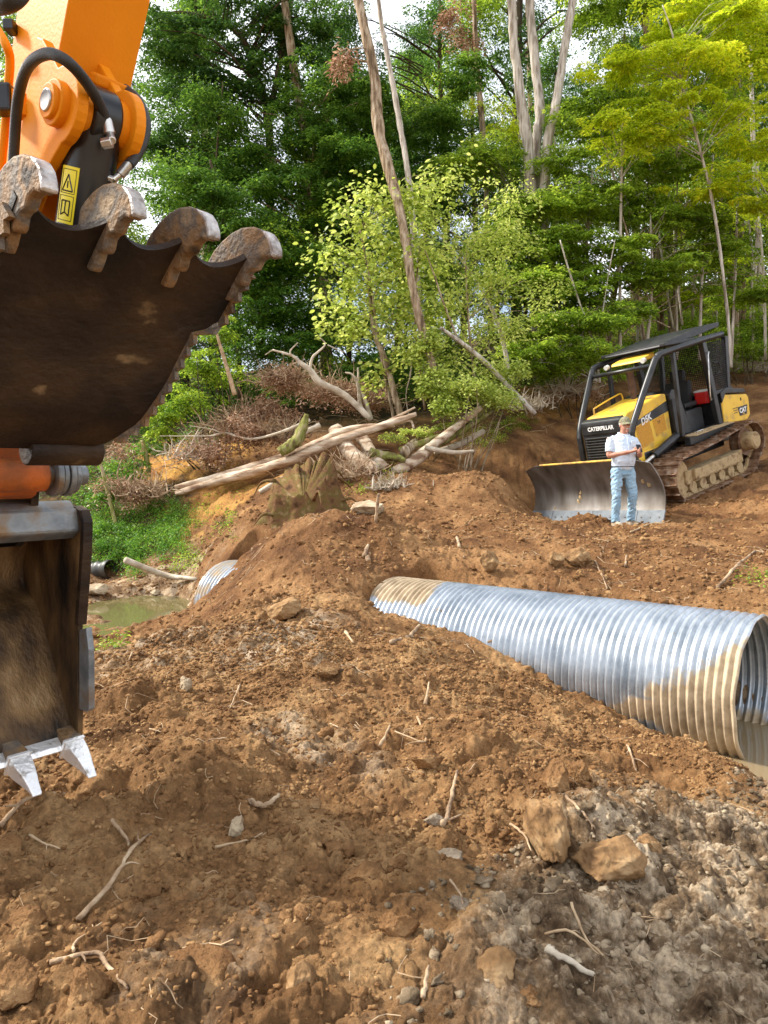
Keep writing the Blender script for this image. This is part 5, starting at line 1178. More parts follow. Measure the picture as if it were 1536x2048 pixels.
# lip plate
ld = np.array(E(212, 1560, .45)) - np.array(E(150, 1470, .45)); ld /= np.linalg.norm(ld); ln = np.array([-ld[1], ld[0]])
if ln[0] > 0: ln = -ln
L0 = lip
def LP(t, n): q = L0 + ld * t - ln * n; return (q[0], q[1])
MB().prism([LP(-.07, -.016), LP(.03, -.016), LP(.05, 0), LP(.03, .016), LP(-.07, .016)], W, BS0, BS1 + .02).build('cutting_lip', M['bright'], bucket, bevel=.003)
def tooth(s):
    def sec(tt, hw, up, dn): return [(s - hw, LP(tt, -dn)), (s + hw, LP(tt, -dn)), (s + hw, LP(tt, up)), (s - hw, LP(tt, up))]
    def loft(secs, name, m, bev=.006, t=None):
        v = []; f = []
        for q in secs: v += [W(p, ss) for ss, p in q]
        for i in range(len(secs) - 1):
            for k in range(4): f.append((i * 4 + k, i * 4 + (k + 1) % 4, (i + 1) * 4 + (k + 1) % 4, (i + 1) * 4 + k))
        n = len(secs) * 4; f += [(3, 2, 1, 0), (n - 4, n - 3, n - 2, n - 1)]
        return MB().add(v, f).build(name, m, t or arm, bevel=bev)
    t = loft([sec(-.10, .030, .028, .02), sec(-.03, .040, .042, .04), sec(.035, .046, .05, .045)], 'tooth', M['muddysteel'])
    loft([sec(.035, .050, .054, .05), sec(.052, .050, .054, .05)], 'collar', M['bright'], .003, t)
    loft([sec(.052, .044, .048, .04), sec(.10, .041, .045, .03), sec(.15, .033, .040, .018), sec(.20, .025, .026, .008), sec(.245, .021, .012, -.002), sec(.255, .019, .008, .001)], 'tooth_tip', M['bright'], .006, t)
for s in (.435, .185, -.065, -.315): tooth(s)
# ------------------------------------------------------------------ bulldozer
M['yellow'] = mat('yellow_paint', [(.50, .31, .09), (.80, .49, .045), (.84, .53, .05)], 4, .5, bump=.06, bscale=60, lo=.33, hi=.62, detail=12)
M['ydust'] = mat('dusty_yellow_paint', [(.40, .24, .06), (.78, .48, .06)], 7, .6, lo=.38, hi=.55)
M['vent'] = mat('orange_perforated_vent', [(.50, .22, .02), (.70, .36, .04)], 90, .7, bump=.4, bscale=180)
M['dblack'] = mat('machine_black', [(.010, .011, .012), (.030, .030, .031)], 6, .38, spec=.5)
M['grille'] = mat('grille_dark', [(.006, .006, .006), (.016, .015, .013)], 6, .7)
M['blade'] = mat('blade_steel', [(.10, .08, .06), (.19, .165, .14), (.28, .26, .24)], 3.5, .5, metal=.4, bump=.12, bscale=30, stretch=(1, 1.2, .35), lo=.3, hi=.7)
M['edge'] = mat('cutting_edge_steel', [(.12, .14, .16), (.21, .23, .25)], 6, .7, metal=.1, bump=.1, bscale=40)
M['mud'] = mat('caked_mud', [(.22, .13, .06), (.50, .36, .19), (.36, .25, .12)], 8, .95, bump=.9, bscale=30, lo=.3, hi=.7)
M['track'] = mat('track_steel', [(.11, .055, .028), (.26, .15, .085), (.34, .28, .22)], 9, .6, metal=.35, bump=.5, bscale=40, lo=.35, hi=.72)
M['seat'] = mat('seat_vinyl', [(.012, .012, .013)], rough=.6)
M['red'] = mat('red_plastic', [(.62, .02, .015)], rough=.4)
M['white'] = mat('white_plastic', [(.8, .8, .78)], rough=.5)
M['letter'] = mat('white_lettering', [(.82, .82, .80)], rough=.5)
M['lamp'] = mat('lamp_glass', [(.75, .76, .72)], rough=.1)
M['roofgrey'] = mat('roof_grey', [(.014, .015, .017), (.035, .035, .038)], 5, .5, spec=.5)
dz = thing('bulldozer', 'yellow and black crawler bulldozer with caged cab and steel blade, nose down on the slope', 'bulldozer')
dz.matrix_world = DM
def text(body, size, loc, xdir, ydir, m, parent, name='lettering', th=.004, bold=.03, sx=1):
    cu = bpy.data.curves.new('t', 'FONT'); cu.body = body; cu.size = size; cu.extrude = th; cu.offset = bold * size * 1.0; cu.align_x = 'CENTER'; cu.align_y = 'CENTER'
    o = bpy.data.objects.new('t', cu); C.objects.link(o); bpy.context.view_layer.update()
    me = bpy.data.meshes.new_from_object(o.evaluated_get(bpy.context.evaluated_depsgraph_get())); bpy.data.objects.remove(o)
    X = Vector(xdir).normalized(); Yv = Vector(ydir).normalized(); Z = X.cross(Yv)
    me.transform(Matrix((X * sx, Yv, Z)).transposed().to_4x4()); me.transform(Matrix.Translation(loc)); me.materials.clear(); me.materials.append(m)
    q = bpy.data.objects.new(name, me); C.objects.link(q); q.parent = parent; return q
def tz(pts): return pts
# track loops
def hull_loop():
    circ = [(1.17, .40, .37), (-1.12, .60, .34), (-.92, .34, .27)]
    pts = []
    for a in np.linspace(-math.pi / 2, math.pi / 2 - .05, 12): pts.append((1.17 + .38 * math.cos(a), .40 + .38 * math.sin(a)))
    pts += [(.55, .80), (0, .84), (-.55, .90)]
    for a in np.linspace(math.pi / 2, math.pi + .5, 12): pts.append((-1.15 + .36 * math.cos(a), .60 + .36 * math.sin(a)))
    for a in np.linspace(math.pi + .3, 1.5 * math.pi, 6): pts.append((-.92 + .28 * math.cos(a), .30 + .28 * math.sin(a)))
    return np.array(pts)
lp = hull_loop(); lp = np.concatenate([lp, lp[:1]]); sl = np.concatenate([[0], np.cumsum(np.linalg.norm(np.diff(lp, axis=0), axis=1))])
NSH = 40
def at_len(d): d = d % sl[-1]; return np.array([np.interp(d, sl, lp[:, 0]), np.interp(d, sl, lp[:, 1])])
for side in (1, -1):
    y = side * .85; W_ = .28
    tr = MB(); ch = MB()
    for k in range(NSH):
        p = at_len(sl[-1] * k / NSH); q = at_len(sl[-1] * (k + .93) / NSH); d = (q - p); d /= np.linalg.norm(d); nr = np.array([d[1], -d[0]])
        def pt(a, b, yy): v = p + d * a + nr * b; return (v[0], yy, v[1])
        L = np.linalg.norm(q - p); prof = [(0, -.012), (0, .012), (.02, .014), (.026, .055), (.042, .055), (.048, .014), (L, .010), (L, -.012)]
        n = len(prof); j = rng.normal(0, .004)
        tr.add([pt(a, b + j, y - W_) for a, b in prof] + [pt(a, b + j, y + W_) for a, b in prof], [tuple(range(n - 1, -1, -1)), tuple(range(n, 2 * n))] + [(i, (i + 1) % n, n + (i + 1) % n, n + i) for i in range(n)])
        for yy in (-.075, .075):
            c = p + d * L / 2 - nr * .045; ch.box((c[0], y + yy, c[1]), (L * .95, .035, .075), Matrix.Rotation(-math.atan2(d[1], d[0]), 3, 'Y'))
    trk = tr.build('track_shoes', M['track'], dz, bevel=.003); ch.build('chain', M['mud'], trk)
    MB().cyl((-1.15, y - .09, .60), (-1.15, y + .09, .60), .27, 30).build('sprocket', M['track'], dz, smooth=.5)
    MB().cyl((-1.15, y + side * .05, .60), (-1.15, y + side * .30, .60), .19, 28, .165).cyl((-1.15, y + side * .30, .60), (-1.15, y + side * .32, .60), .15, 28, .13).build('final_drive_hub', M['mud'], dz, smooth=.5, bevel=.01)
    MB().cyl((1.17, y - .07, .40), (1.17, y + .07, .40), .34, 30).build('idler', M['mud'], dz, smooth=.5)
    fr = MB().box((.02, y, .36), (1.95, .22, .25), None, .03).box((.0, y + side * .13, .38), (1.6, .10, .20), None, .025).build('track_frame', M['mud'], dz)
    for k in range(6): MB().cyl((-.78 + k * .32, y - .12, .17), (-.78 + k * .32, y + .12, .17), .105, 18).build('roller', M['mud'], dz, smooth=.5)
# body
MB().box((.1, 0, .75), (2.6, .98, .42), None, .03).build('chassis', M['dblack'], dz)
hood = [(.42, 1.02), (.42, 1.86), (.55, 1.88), (1.62, 1.73), (1.71, 1.68), (1.72, .72), (.42, .72)]
HW = .44
MB().prism(hood, lambda p, w: (p[0], w, p[1]), -HW, HW).build('engine_hood', M['yellow'], dz, bevel=.03)
MB().box((1.05, 0, .80), (1.35, .96, .36), None, .02).build('lower_hood', M['yellow'], dz)
for s in (1, -1):
    sp = MB().prism([(.46, .98), (.46, 1.74), (1.66, 1.50), (1.66, .98)], lambda p, w: (p[0], w, p[1]), s * (HW + .002), s * (HW + .022)).build('side_panel', M['yellow'], dz, bevel=.006)
    yy = s * (HW + .026)
    for poly in ([(1.42, 1.02), (1.50, 1.44), (1.10, 1.50), (1.02, 1.10)][:], [(.92, 1.16), (.98, 1.46), (.62, 1.52), (.60, 1.22)]):
        MB().prism(poly, lambda p, w: (p[0], w, p[1]), yy - s * .004, yy + s * .004).build('vent_panel', M['vent'], sp)
        c = np.array(poly); mb = MB(); mb.tube([(p[0], yy, p[1]) for p in poly + [poly[0]]], .008, 6); mb.build('vent_trim', M['ydust'], sp)
    dec = MB().prism([(.47, 1.54), (.47, 1.735), (1.50, 1.525), (1.55, 1.40)], lambda p, w: (p[0], w, p[1]), yy - s * .004, yy + s * .001).build('model_decal', M['dblack'], sp)
    text('D5K', .17, (1.16, yy + s * .003, 1.515), (-s, 0, .2 * 1) if s > 0 else (1, 0, -.2), (0, 0, 1), M['letter'], sp, th=.002)
    for k in range(2): MB().box((.78 + k * .05, yy, 1.40 + 0 * k), (.022, .008, .06)).build('latch', M['dblack'], sp)
    MB().tube([(1.60, yy + s * .01, 1.05), (1.62, yy + s * .05, 1.08), (1.64, yy + s * .05, 1.36), (1.62, yy + s * .01, 1.40)], .016, 8, smooth=3).build('grab_handle', M['yellow'], sp, smooth=True)
    for k in range(5): MB().cyl((1.655, yy - s * .006, .95 + k * .12), (1.655, yy + s * .006, .95 + k * .12), .012, 8).build('bolt', M['dblack'], sp)
# grille
gr = MB().box((1.78, 0, 1.20), (.13, .86, .86), None, .03).build('grille_frame', M['dblack'], dz)
MB().prism([(1.715, 1.60), (1.715, 1.71), (1.78, 1.70), (1.85, 1.66), (1.86, 1.60), (1.86, 1.42), (1.72, 1.42)], lambda p, w: (p[0], w, p[1]), -.43, .43).build('grille_cap', M['dblack'], gr, bevel=.02)
sl_ = MB()
for k in range(11): sl_.box((1.855, 0, .86 + k * .05), (.03, .74, .018), Matrix.Rotation(.5, 3, 'Y'))
sl_.build('grille_slats', M['grille'], gr)
text('CATERPILLAR', .10, (1.8625, 0, 1.53), (0, 1, 0), (0, 0, 1), M['letter'], gr, sx=.92)
# exhaust, hand rail
MB().cyl((.62, -.10, 1.75), (.62, -.10, 2.02), .055, 20).cyl((.62, -.10, 1.98), (.62, -.10, 2.38), .072, 20).build('exhaust_stack', mat('rusty_stack', [(.05, .03, .022), (.12, .07, .05)], 8, .7, metal=.3), dz, smooth=.5)
MB().tube([(1.5, -.36, 1.68), (1.5, -.36, 1.84), (1.42, -.36, 1.88), (.75, -.36, 2.0), (.62, -.36, 1.98), (.6, -.36, 1.84)], .015, 8, smooth=3).build('hand_rail', M['yellow'], dz, smooth=True)
# floor, cowl and cab
MB().box((-.28, 0, .99), (1.42, 1.5, .10), None, .01).build('cab_floor', M['dblack'], dz)
for s in (1, -1):
    MB().box((-.22, s * .80, .95), (1.5, .12, .16), None, .015).build('side_step', M['dblack'], dz)
    MB().box((-.2, s * .80, 1.035), (1.3, .30, .012)).build('tread_plate', M['mud'], dz)
    MB().tube([(.36, s * .9, 1.04), (.36, s * .9, 1.09), (.16, s * .9, 1.09), (.16, s * .9, 1.04)], .011, 6).build('step_handle', M['chrome'], dz)
MB().prism([(.40, 1.04), (.40, 1.84), (.30, 1.92), (.16, 1.88), (.12, 1.50), (.10, 1.04)], lambda p, w: (p[0], w, p[1]), -.50, .50).build('dashboard', M['dblack'], dz, bevel=.02)
MB().prism([(.42, 1.04), (.42, 1.75), (.14, 1.72), (.02, 1.30), (-.02, 1.04)], lambda p, w: (p[0], w, p[1]), .50, .545).prism([(.42, 1.04), (.42, 1.75), (.14, 1.72), (.02, 1.30), (-.02, 1.04)], lambda p, w: (p[0], w, p[1]), -.545, -.50).build('cowl', M['roofgrey'], dz, bevel=.01)
seat = MB().box((-.40, 0, 1.33), (.52, .54, .16), None, .06).build('seat', M['seat'], dz, smooth=.8)
MB().box((-.66, 0, 1.68), (.15, .52, .58), Matrix.Rotation(-.15, 3, 'Y'), .06).box((-.72, 0, 2.06), (.12, .30, .26), Matrix.Rotation(-.15, 3, 'Y'), .05).build('backrest', M['seat'], seat, smooth=.8)
for s in (1, -1): MB().box((-.42, s * .34, 1.52), (.42, .10, .09), None, .03).box((-.36, s * .40, 1.22), (.55, .14, .42), None, .03).build('armrest_console', M['roofgrey'] if s > 0 else M['seat'], dz)
MB().tube([(-.14, .34, 1.55), (-.10, .34, 1.72)], .014, 8).box((-.10, .34, 1.74), (.05, .05, .07), None, .02).build('control_lever', M['seat'], dz)
MB().box((-.865, 0, 1.24), (.03, 1.44, .5), None, .01).build('cab_rear_panel', M['dblack'], dz)
co = MB().box((-.84, .40, 1.58), (.22, .24, .24), None, .03).build('cooler', M['red'], dz); MB().box((-.84, .40, 1.71), (.23, .25, .035), None, .015).build('lid', M['white'], co)
# rear tank with decals
tank = MB().prism([(-.88, .98), (-.88, 1.42), (-1.02, 1.56), (-1.80, 1.44), (-1.86, 1.36), (-1.84, 1.02), (-1.70, .94)], lambda p, w: (p[0], w, p[1]), -.74, .74).build('rear_tank', M['yellow'], dz, bevel=.025)
MB().prism([(-.86, 1.42), (-.84, 1.62), (-1.05, 1.68), (-1.70, 1.56), (-1.74, 1.475), (-1.02, 1.58)], lambda p, w: (p[0], w, p[1]), -.76, .76).build('tank_top', M['dblack'], tank, bevel=.01)
for s in (1, -1):
    dc = MB().prism([(-1.44, 1.06), (-1.40, 1.24), (-1.76, 1.24), (-1.70, 1.06)] if s > 0 else [(-1.44, 1.06), (-1.40, 1.24), (-1.76, 1.24), (-1.70, 1.06)], lambda p, w: (p[0], w, p[1]), s * .741, s * .746).build('brand_decal', M['dblack'], tank)
    text('CAT', .13, (-1.575, s * .747, 1.155), (-s, 0, 0), (0, 0, 1), M['letter'], tank, th=.002, bold=.04)
    MB().add([(-1.53, s * .7495, 1.075), (-1.62, s * .7495, 1.075), (-1.575, s * .7495, 1.12)], [(0, 1, 2)] if s > 0 else [(2, 1, 0)]).build('triangle_mark', M['yellow'], dc)
    mb = MB()
    for k in range(3): mb.box((-1.30 - .004 * k, s * .743, 1.24 - k * .045), (.16 - .02 * k, .006, .012))
    mb.build('decal_stripes', M['dblack'], tank)
    MB().box((-1.55, s * .745, 1.38), (.03, .012, .06), None, .004).build('latch', M['dblack'], tank)
MB().box((-1.70, 0, .75), (.35, .5, .4), None, .03).build('rear_hitch', M['dblack'], dz)
# roll cage: sweeps from beside the grille up over the cab
for s in (1, -1):
    sw = MB().tube([(1.78, s * .56, .82), (1.78, s * .56, 1.30), (1.76, s * .57, 1.42), (1.62, s * .60, 1.66), (1.02, s * .68, 2.44), (.90, s * .70, 2.55), (.74, s * .71, 2.60), (-.2, s * .74, 2.66), (-1.20, s * .74, 2.70)], .060, 12, smooth=6).build('sweep', M['dblack'], dz, smooth=True)
    MB().tube([(1.70, s * .56, .84), (1.66, s * .50, .80), (1.60, s * .44, .78)], .06, 10).build('sweep_foot', M['dblack'], sw, smooth=True)
    MB().box((.46, s * .70, 1.82), (.08, .07, 1.56), Matrix.Rotation(-.06, 3, 'Y'), .015).build('front_post', M['dblack'], dz)
    MB().box((-.62, s * .72, 1.82), (.13, .10, 1.64), Matrix.Rotation(.10, 3, 'Y'), .015).build('middle_post', M['dblack'], dz)
    MB().box((-1.28, s * .70, 2.10), (.10, .09, 1.10), Matrix.Rotation(-.16, 3, 'Y'), .015).build('rear_post', M['dblack'], dz)
    MB().box((-.98, s * .71, 1.64), (.70, .06, .07), None, .01).build('lower_rail', M['dblack'], dz)
    MB().tube([(-.60, s * .80, 2.42), (-.50, s * .82, 2.36), (-.38, s * .82, 1.62), (-.44, s * .80, 1.56)], .014, 8, smooth=2).build('door_grab_bar', M['chrome'], dz, smooth=True)
    scr = MB()
    for k in range(15):
        x = -.70 - k * .038; scr.tube([(x, s * .72, 1.66), (x - .04, s * .72, 2.60)], .0058, 4, cap=False)
    for k in range(24):
        z = 1.68 + k * .039; scr.tube([(-.68, s * .72, z), (-1.29, s * .72, z)], .0058, 4, cap=False)
    scr.build('side_screen', M['dblack'], dz, recalc=False)
    MB().tube([(-.72, s * .78, 2.2), (-.86, s * .80, 2.2), (-.88, s * .80, 2.02), (-.74, s * .78, 2.0)], .012, 6, smooth=2).build('screen_handle', M['dblack'], dz)
scr = MB()
for k in range(34): y = -.66 + k * .04; scr.tube([(-1.34, y, 1.66), (-1.24, y, 2.62)], .0058, 4, cap=False)
for k in range(24): z = 1.68 + k * .039; x = -1.34 + .1 * (k / 24); scr.tube([(x, -.68, z), (x, .68, z)], .0058, 4, cap=False)
scr.build('rear_screen', M['dblack'], dz, recalc=False)
MB().tube([(1.03, -.68, 2.43), (1.03, .68, 2.43)], .04, 10).build('front_crossbar', M['dblack'], dz, smooth=True)
rf = MB().box((-.32, 0, 2.72), (1.85, 1.40, .06), Matrix.Rotation(-.03, 3, 'Y'), .012).build('roof', M['roofgrey'], dz)
MB().prism([(.62, 2.72), (.60, 2.76), (-.50, 2.90), (-1.42, 2.94), (-1.42, 2.86), (-.5, 2.76)], lambda p, w: (p[0], w, p[1]), -.60, .60).build('roof_visor', M['roofgrey'], rf, bevel=.01)
MB().prism([(.42, 2.66), (.80, 2.585), (.84, 2.53), (.40, 2.55)], lambda p, w: (p[0], w, p[1]), -.34, .34).build('roof_console', M['yellow'], rf, bevel=.02)
for s in (1, -1): MB().cyl((.84, s * .40, 2.55), (.91, s * .40, 2.54), .045, 16).build('work_lamp', M['lamp'], rf, smooth=.5)
# lift cylinders, push frame
for s in (1, -1):
    lc = MB().cyl((.55, s * .62, 1.08), (1.25, s * .56, .86), .075, 20).build('lift_cylinder', M['dblack'], dz, smooth=.5, bevel=.006)
    MB().cyl((1.2, s * .565, .875), (1.78, s * .52, .70), .038, 16).build('cylinder_rod', M['chrome'], lc, smooth=.5)
    MB().box((1.86, s * .52, .68), (.18, .16, .26), None, .03).box((1.98, s * .50, .82), (.10, .08, .16), None, .02).build('cylinder_bracket', M['ydust'], dz)
    MB().box((1.35, s * .50, .48), (1.4, .13, .22), None, .02).build('push_arm', M['ydust'], dz)
MB().box((2.02, 0, .50), (.22, 1.15, .34), None, .03).build('push_frame', M['ydust'], dz)
MB().tube([(1.90, .45, .85), (2.05, .62, .95), (2.15, .70, .80), (2.2, .74, .62)], .02, 8, smooth=4).build('blade_hose', M['rubber'], dz, smooth=True)
# blade: curved mouldboard with clipped upper corners
BW = 1.40; BX = 2.34
def bprof(t): 
    z = -.02 + 1.08 * t; x = BX + .27 * (1 - math.sin(math.pi * min(1, .08 + .92 * t))) + .05 * (t < .0) - .02 * t; return x, z
nz_, ny_ = 22, 40; V = []; f = []
for lay in (0, 1):
    for i in range(nz_ + 1):
        for j in range(ny_ + 1):
            yv = (j / ny_ * 2 - 1); t = i / nz_; e = abs(yv)
            tt = t * (1 - .10 * max(0, (e - .78) / .22)); x, z = bprof(.14 + .86 * tt); hw = BW * (1.02 - .05 * t)
            V.append((x - .03 * lay - .0 + .0 * e, yv * hw, z))
w_ = ny_ + 1; nn_ = (nz_ + 1) * w_
for i in range(nz_):
    for j in range(ny_): a = i * w_ + j; f.append((a, a + 1, a + w_ + 1, a + w_)); f.append((nn_ + a, nn_ + a + w_, nn_ + a + w_ + 1, nn_ + a + 1))
ring = list(range(w_)) + [i * w_ + ny_ for i in range(1, nz_ + 1)] + [nz_ * w_ + j for j in range(ny_ - 1, -1, -1)] + [i * w_ for i in range(nz_ - 1, 0, -1)]
for k in range(len(ring)): a, b = ring[k], ring[(k + 1) % len(ring)]; f.append((a, nn_ + a, nn_ + b, b))
bl = MB().add(V, f).build('blade', M['blade'], dz, smooth=.7)
MB().tube([(bprof(1)[0] - .015, -.92, 1.065), (bprof(1)[0] - .015, .92, 1.065)], .02, 8).build('top_rim', M['ydust'], bl)
MB().box((BX - .10, 0, .78), (.12, 2.2, .12), None, .02).box((BX - .10, 0, .30), (.14, 2.3, .14), None, .02).box((BX - .08, .0, .54), (.08, .9, .6), None, .02).build('blade_back', M['ydust'], bl)
x0, z0 = bprof(.0); x1, z1 = bprof(.17)
for (ya, yb) in ((-1.45, -.93), (-.925, -.004), (.004, .925), (.93, 1.44)):
    ce = MB().prism([(x0 + .03, z0 - .03), (x1 + .012, z1), (x1 - .015, z1), (x0 + .0, z0 - .03)], lambda p, w: (p[0], w, p[1]), ya, yb).build('cutting_edge', M['edge'], bl, bevel=.004)
    n = max(3, int((yb - ya) / .15)); mb = MB()
    for k in range(n):
        yy = ya + (yb - ya) * (k + .5) / n; c = ((x0 + x1) / 2 + .022, yy, (z0 + z1) / 2 - .01); mb.cyl((c[0] - .005, c[1], c[2]), (c[0] + .006, c[1], c[2] + .003), .014, 8)
    mb.build('edge_bolts', M['chrome'], ce)
# caked mud streaks on the blade
for (yy, t, r) in ((-.30, .45, .05), (-.32, .36, .07), (-.35, .30, .05), (1.05, .62, .05), (1.15, .56, .06), (-.9, .2, .04)):
    x, z = bprof(t); v, f_ = rock_proto(int(900 + yy * 100), 2, .4); v = v * np.array([.008, r * .6, r]) + np.array([x + .0, yy, z]); MB().add(v, f_).build('mud_patch', M['mud'], bl, smooth=True)

# ------------------------------------------------------------------ man
M['skin'] = mat('skin', [(.46, .20, .13), (.58, .29, .20)], 14, .55, spec=.4)
M['shirt'] = mat('pale_blue_shirt', [(.56, .66, .78), (.66, .74, .84)], 9, .85, bump=.5, bscale=22, spec=.2)
M['jeans'] = mat('light_denim', [(.24, .38, .50), (.30, .45, .57), (.34, .49, .60)], 4, .9, bump=.8, bscale=20, spec=.2, stretch=(1, 1, .8))
M['cap'] = mat('olive_cap', [(.14, .13, .07), (.26, .24, .15)], 40, .85)
M['hair'] = mat('grey_hair', [(.30, .27, .24), (.5, .48, .45)], 40, .8)
M['boot'] = mat('tan_boot', [(.22, .14, .08), (.50, .40, .28)], 14, .85, bump=.4)
M['belt'] = mat('black_leather', [(.012, .012, .014)], rough=.45)
mg = P(1243, 1052, 11.75)
man = thing('person', 'man in pale blue shirt, jeans and cap standing at the blade, looking at a phone', 'person', (mg[0], mg[1], Hs(mg[0], mg[1]) + .035))
YAW = math.radians(8); man.rotation_euler = (0, 0, YAW)
man.scale = (1.0, 1.0, 1.0)
def ringtube(mb, rings, seg=20):
    """rings: (centre, rx, ry[, direction]) -> closed lofted limb"""
    n = len(rings); cs = np.array([r[0] for r in rings], float); t = np.gradient(cs, axis=0); V = []
    for i, r in enumerate(rings):
        d = t[i] / np.linalg.norm(t[i]); ref = np.array([1., 0, 0]) if abs(d[0]) < .85 else np.array([0, 1., 0])
        u = ref - d * (ref @ d); u /= np.linalg.norm(u); w = np.cross(d, u); th = np.linspace(0, 2 * math.pi, seg, endpoint=False)
        V.append(cs[i] + r[1] * np.cos(th)[:, None] * u + r[2] * np.sin(th)[:, None] * w)
    f = [(i * seg + j, i * seg + (j + 1) % seg, (i + 1) * seg + (j + 1) % seg, (i + 1) * seg + j) for i in range(n - 1) for j in range(seg)]
    f += [tuple(range(seg - 1, -1, -1)), tuple((n - 1) * seg + j for j in range(seg))]
    mb.add(np.concatenate(V), f)
def remesh(mb, name, m, parent, vox, smooth=4, wob=0):
    o = mb.build(name, m, None); md = o.modifiers.new('r', 'REMESH'); md.mode = 'VOXEL'; md.voxel_size = vox
    sm = o.modifiers.new('s', 'SMOOTH'); sm.factor = .5; sm.iterations = smooth
    bpy.context.view_layer.update(); me = bpy.data.meshes.new_from_object(o.evaluated_get(bpy.context.evaluated_depsgraph_get()))
    bpy.data.objects.remove(o); me.name = name
    if wob:
        n = len(me.vertices); co = np.empty(n * 3, np.float32); me.vertices.foreach_get('co', co); co = co.reshape(-1, 3).astype(float)
        no = np.empty(n * 3, np.float32); me.vertices.foreach_get('normal', no); no = no.reshape(-1, 3)
        k = fbm(co[:, 0] * 9 + co[:, 2] * 6, co[:, 2] * 17 - co[:, 0] * 9 + co[:, 1] * 7, 3, 5); k = -np.abs(k) * 2 + .6
        co = co + no * (k * wob)[:, None]; me.vertices.foreach_set('co', co.astype(np.float32).ravel()); me.update()
    me.materials.clear(); me.materials.append(m); me.shade_smooth()
    q = bpy.data.objects.new(name, me); C.objects.link(q); q.parent = parent; return q
V3 = lambda *a: np.array(a, float)
# body joints (x to the photo's right, -y towards the viewer)
hipL, kneeL, ankL = V3(-.095, 0, .90), V3(-.115, -.05, .50), V3(-.105, .0, .10)
hipR, kneeR, ankR = V3(.095, 0, .90), V3(.155, -.05, .50), V3(.185, .06, .11)
shL, elL, haL = V3(-.205, .02, 1.395), V3(-.245, -.03, 1.115), V3(.035, -.27, 1.185)
shR, elR, haR = V3(.185, .0, 1.385), V3(.255, -.05, 1.125), V3(.135, -.29, 1.165)
body = MB()
ringtube(body, [(V3(0, 0, .85), .14, .10), (V3(0, -.01, 1.0), .155, .12), (V3(0, -.02, 1.15), .165, .13), (V3(0, 0, 1.3), .17, .115), (V3(0, .01, 1.40), .14, .09), (V3(0, .01, 1.45), .07, .065)])
ringtube(body, [(V3(0, .01, 1.40), .066, .066), (V3(.005, -.01, 1.48), .058, .060), (V3(.01, -.03, 1.545), .058, .062)])
ringtube(body, [(V3(.010, -.065, 1.485), .028, .030), (V3(.012, -.050, 1.51), .052, .066), (V3(.014, -.040, 1.545), .066, .084), (V3(.014, -.030, 1.60), .074, .096), (V3(.014, -.022, 1.65), .076, .098), (V3(.012, -.015, 1.70), .062, .080), (V3(.012, -.012, 1.725), .03, .04)])
body.add(np.array(rock_proto(3, 2, 0)[0]) * 0 + 0, [])
def blob(c, r): 
    bm = bmesh.new(); bmesh.ops.create_icosphere(bm, subdivisions=2, radius=1); v = np.array([q.co[:] for q in bm.verts]) * np.array(r) + np.array(c); f = [[q.index for q in p.verts] for p in bm.faces]; bm.free(); body.add(v, f)
blob((.020, -.135, 1.575), (.013, .022, .020)); blob((.020, -.125, 1.595), (.010, .014, .026)); blob((-.062, -.02, 1.59), (.012, .02, .03)); blob((.090, -.02, 1.59), (.012, .02, .03))
blob((.018, -.118, 1.525), (.024, .012, .008)); blob((.015, -.105, 1.497), (.020, .016, .014)); blob((.020, -.112, 1.620), (.05, .014, .010))
for a, b, c in ((shL, elL, haL), (shR, elR, haR)):
    ringtube(body, [(a, .055, .055), (a * .5 + b * .5, .050, .050), (b, .042, .042)])
    ringtube(body, [(b + (b - c) * .06, .038, .038), (b * .7 + c * .3, .044, .042), (b * .35 + c * .65, .034, .032), (c * .88 + b * .12, .027, .024), (c, .030, .022)])
for a, b, c in ((hipL, kneeL, ankL), (hipR, kneeR, ankR)):
    ringtube(body, [(a, .09, .09), (b, .06, .06), (c, .04, .045)])
# hands: palm, four unequal bent fingers and a thumb folded round the phone
def hand(h, el, sx):
    d = h - el; d /= np.linalg.norm(d); ph = V3(.095, -.335, 1.205)
    palm = h + d * .045; ringtube(body, [(h, .030, .020), (h + d * .03, .038, .018), (h + d * .075, .038, .016)], 12)
    up = V3(0, 0, 1); side = np.cross(d, up); side /= np.linalg.norm(side)
    for k, L in enumerate((.072, .080, .075, .060)):
        a = h + d * .072 + up * (.027 - .018 * k); b1 = a + d * L * .42 + V3(0, -.006, .0); b2 = b1 + (d * .4 + V3(sx * .55, .25, 0)) * L * .4; b3 = b2 + (V3(sx * .6, .75, 0)) * L * .28
        body.tube([a - d * .02, a, b1, b2, b3], [.010, .0098, .0092, .0085, .0065], 8)
    a = h + d * .02 + up * .03; body.tube([a - d * .01, a + up * .012 + d * .02, a + up * .022 + d * .045, a + up * .020 + d * .068 + V3(0, .004, 0)], [.014, .0125, .011, .0085], 8)
hand(haL, elL, 1); hand(haR, elR, -1)
remesh(body, 'body', M['skin'], man, .0075, 2)
sh = MB()
ringtube(sh, [(V3(0, .0, .93), .172, .135), (V3(0, -.01, .965), .178, .142), (V3(0, -.03, 1.05), .186, .165), (V3(0, -.03, 1.15), .188, .168), (V3(0, -.01, 1.27), .192, .150), (V3(0, .0, 1.35), .205, .13), (V3(0, .005, 1.395), .195, .115), (V3(0, .01, 1.43), .14, .095), (V3(0, .008, 1.465), .085, .075)], 28)
for a, b in ((shL, elL), (shR, elR)):
    ringtube(sh, [(a + V3(-np.sign(a[0]) * .06, 0, -.01), .066, .07), (a + V3(-np.sign(a[0]) * .012, 0, -.025), .072, .074), (a * .6 + b * .4, .070, .068), (a * .22 + b * .78, .066, .064)], 20)
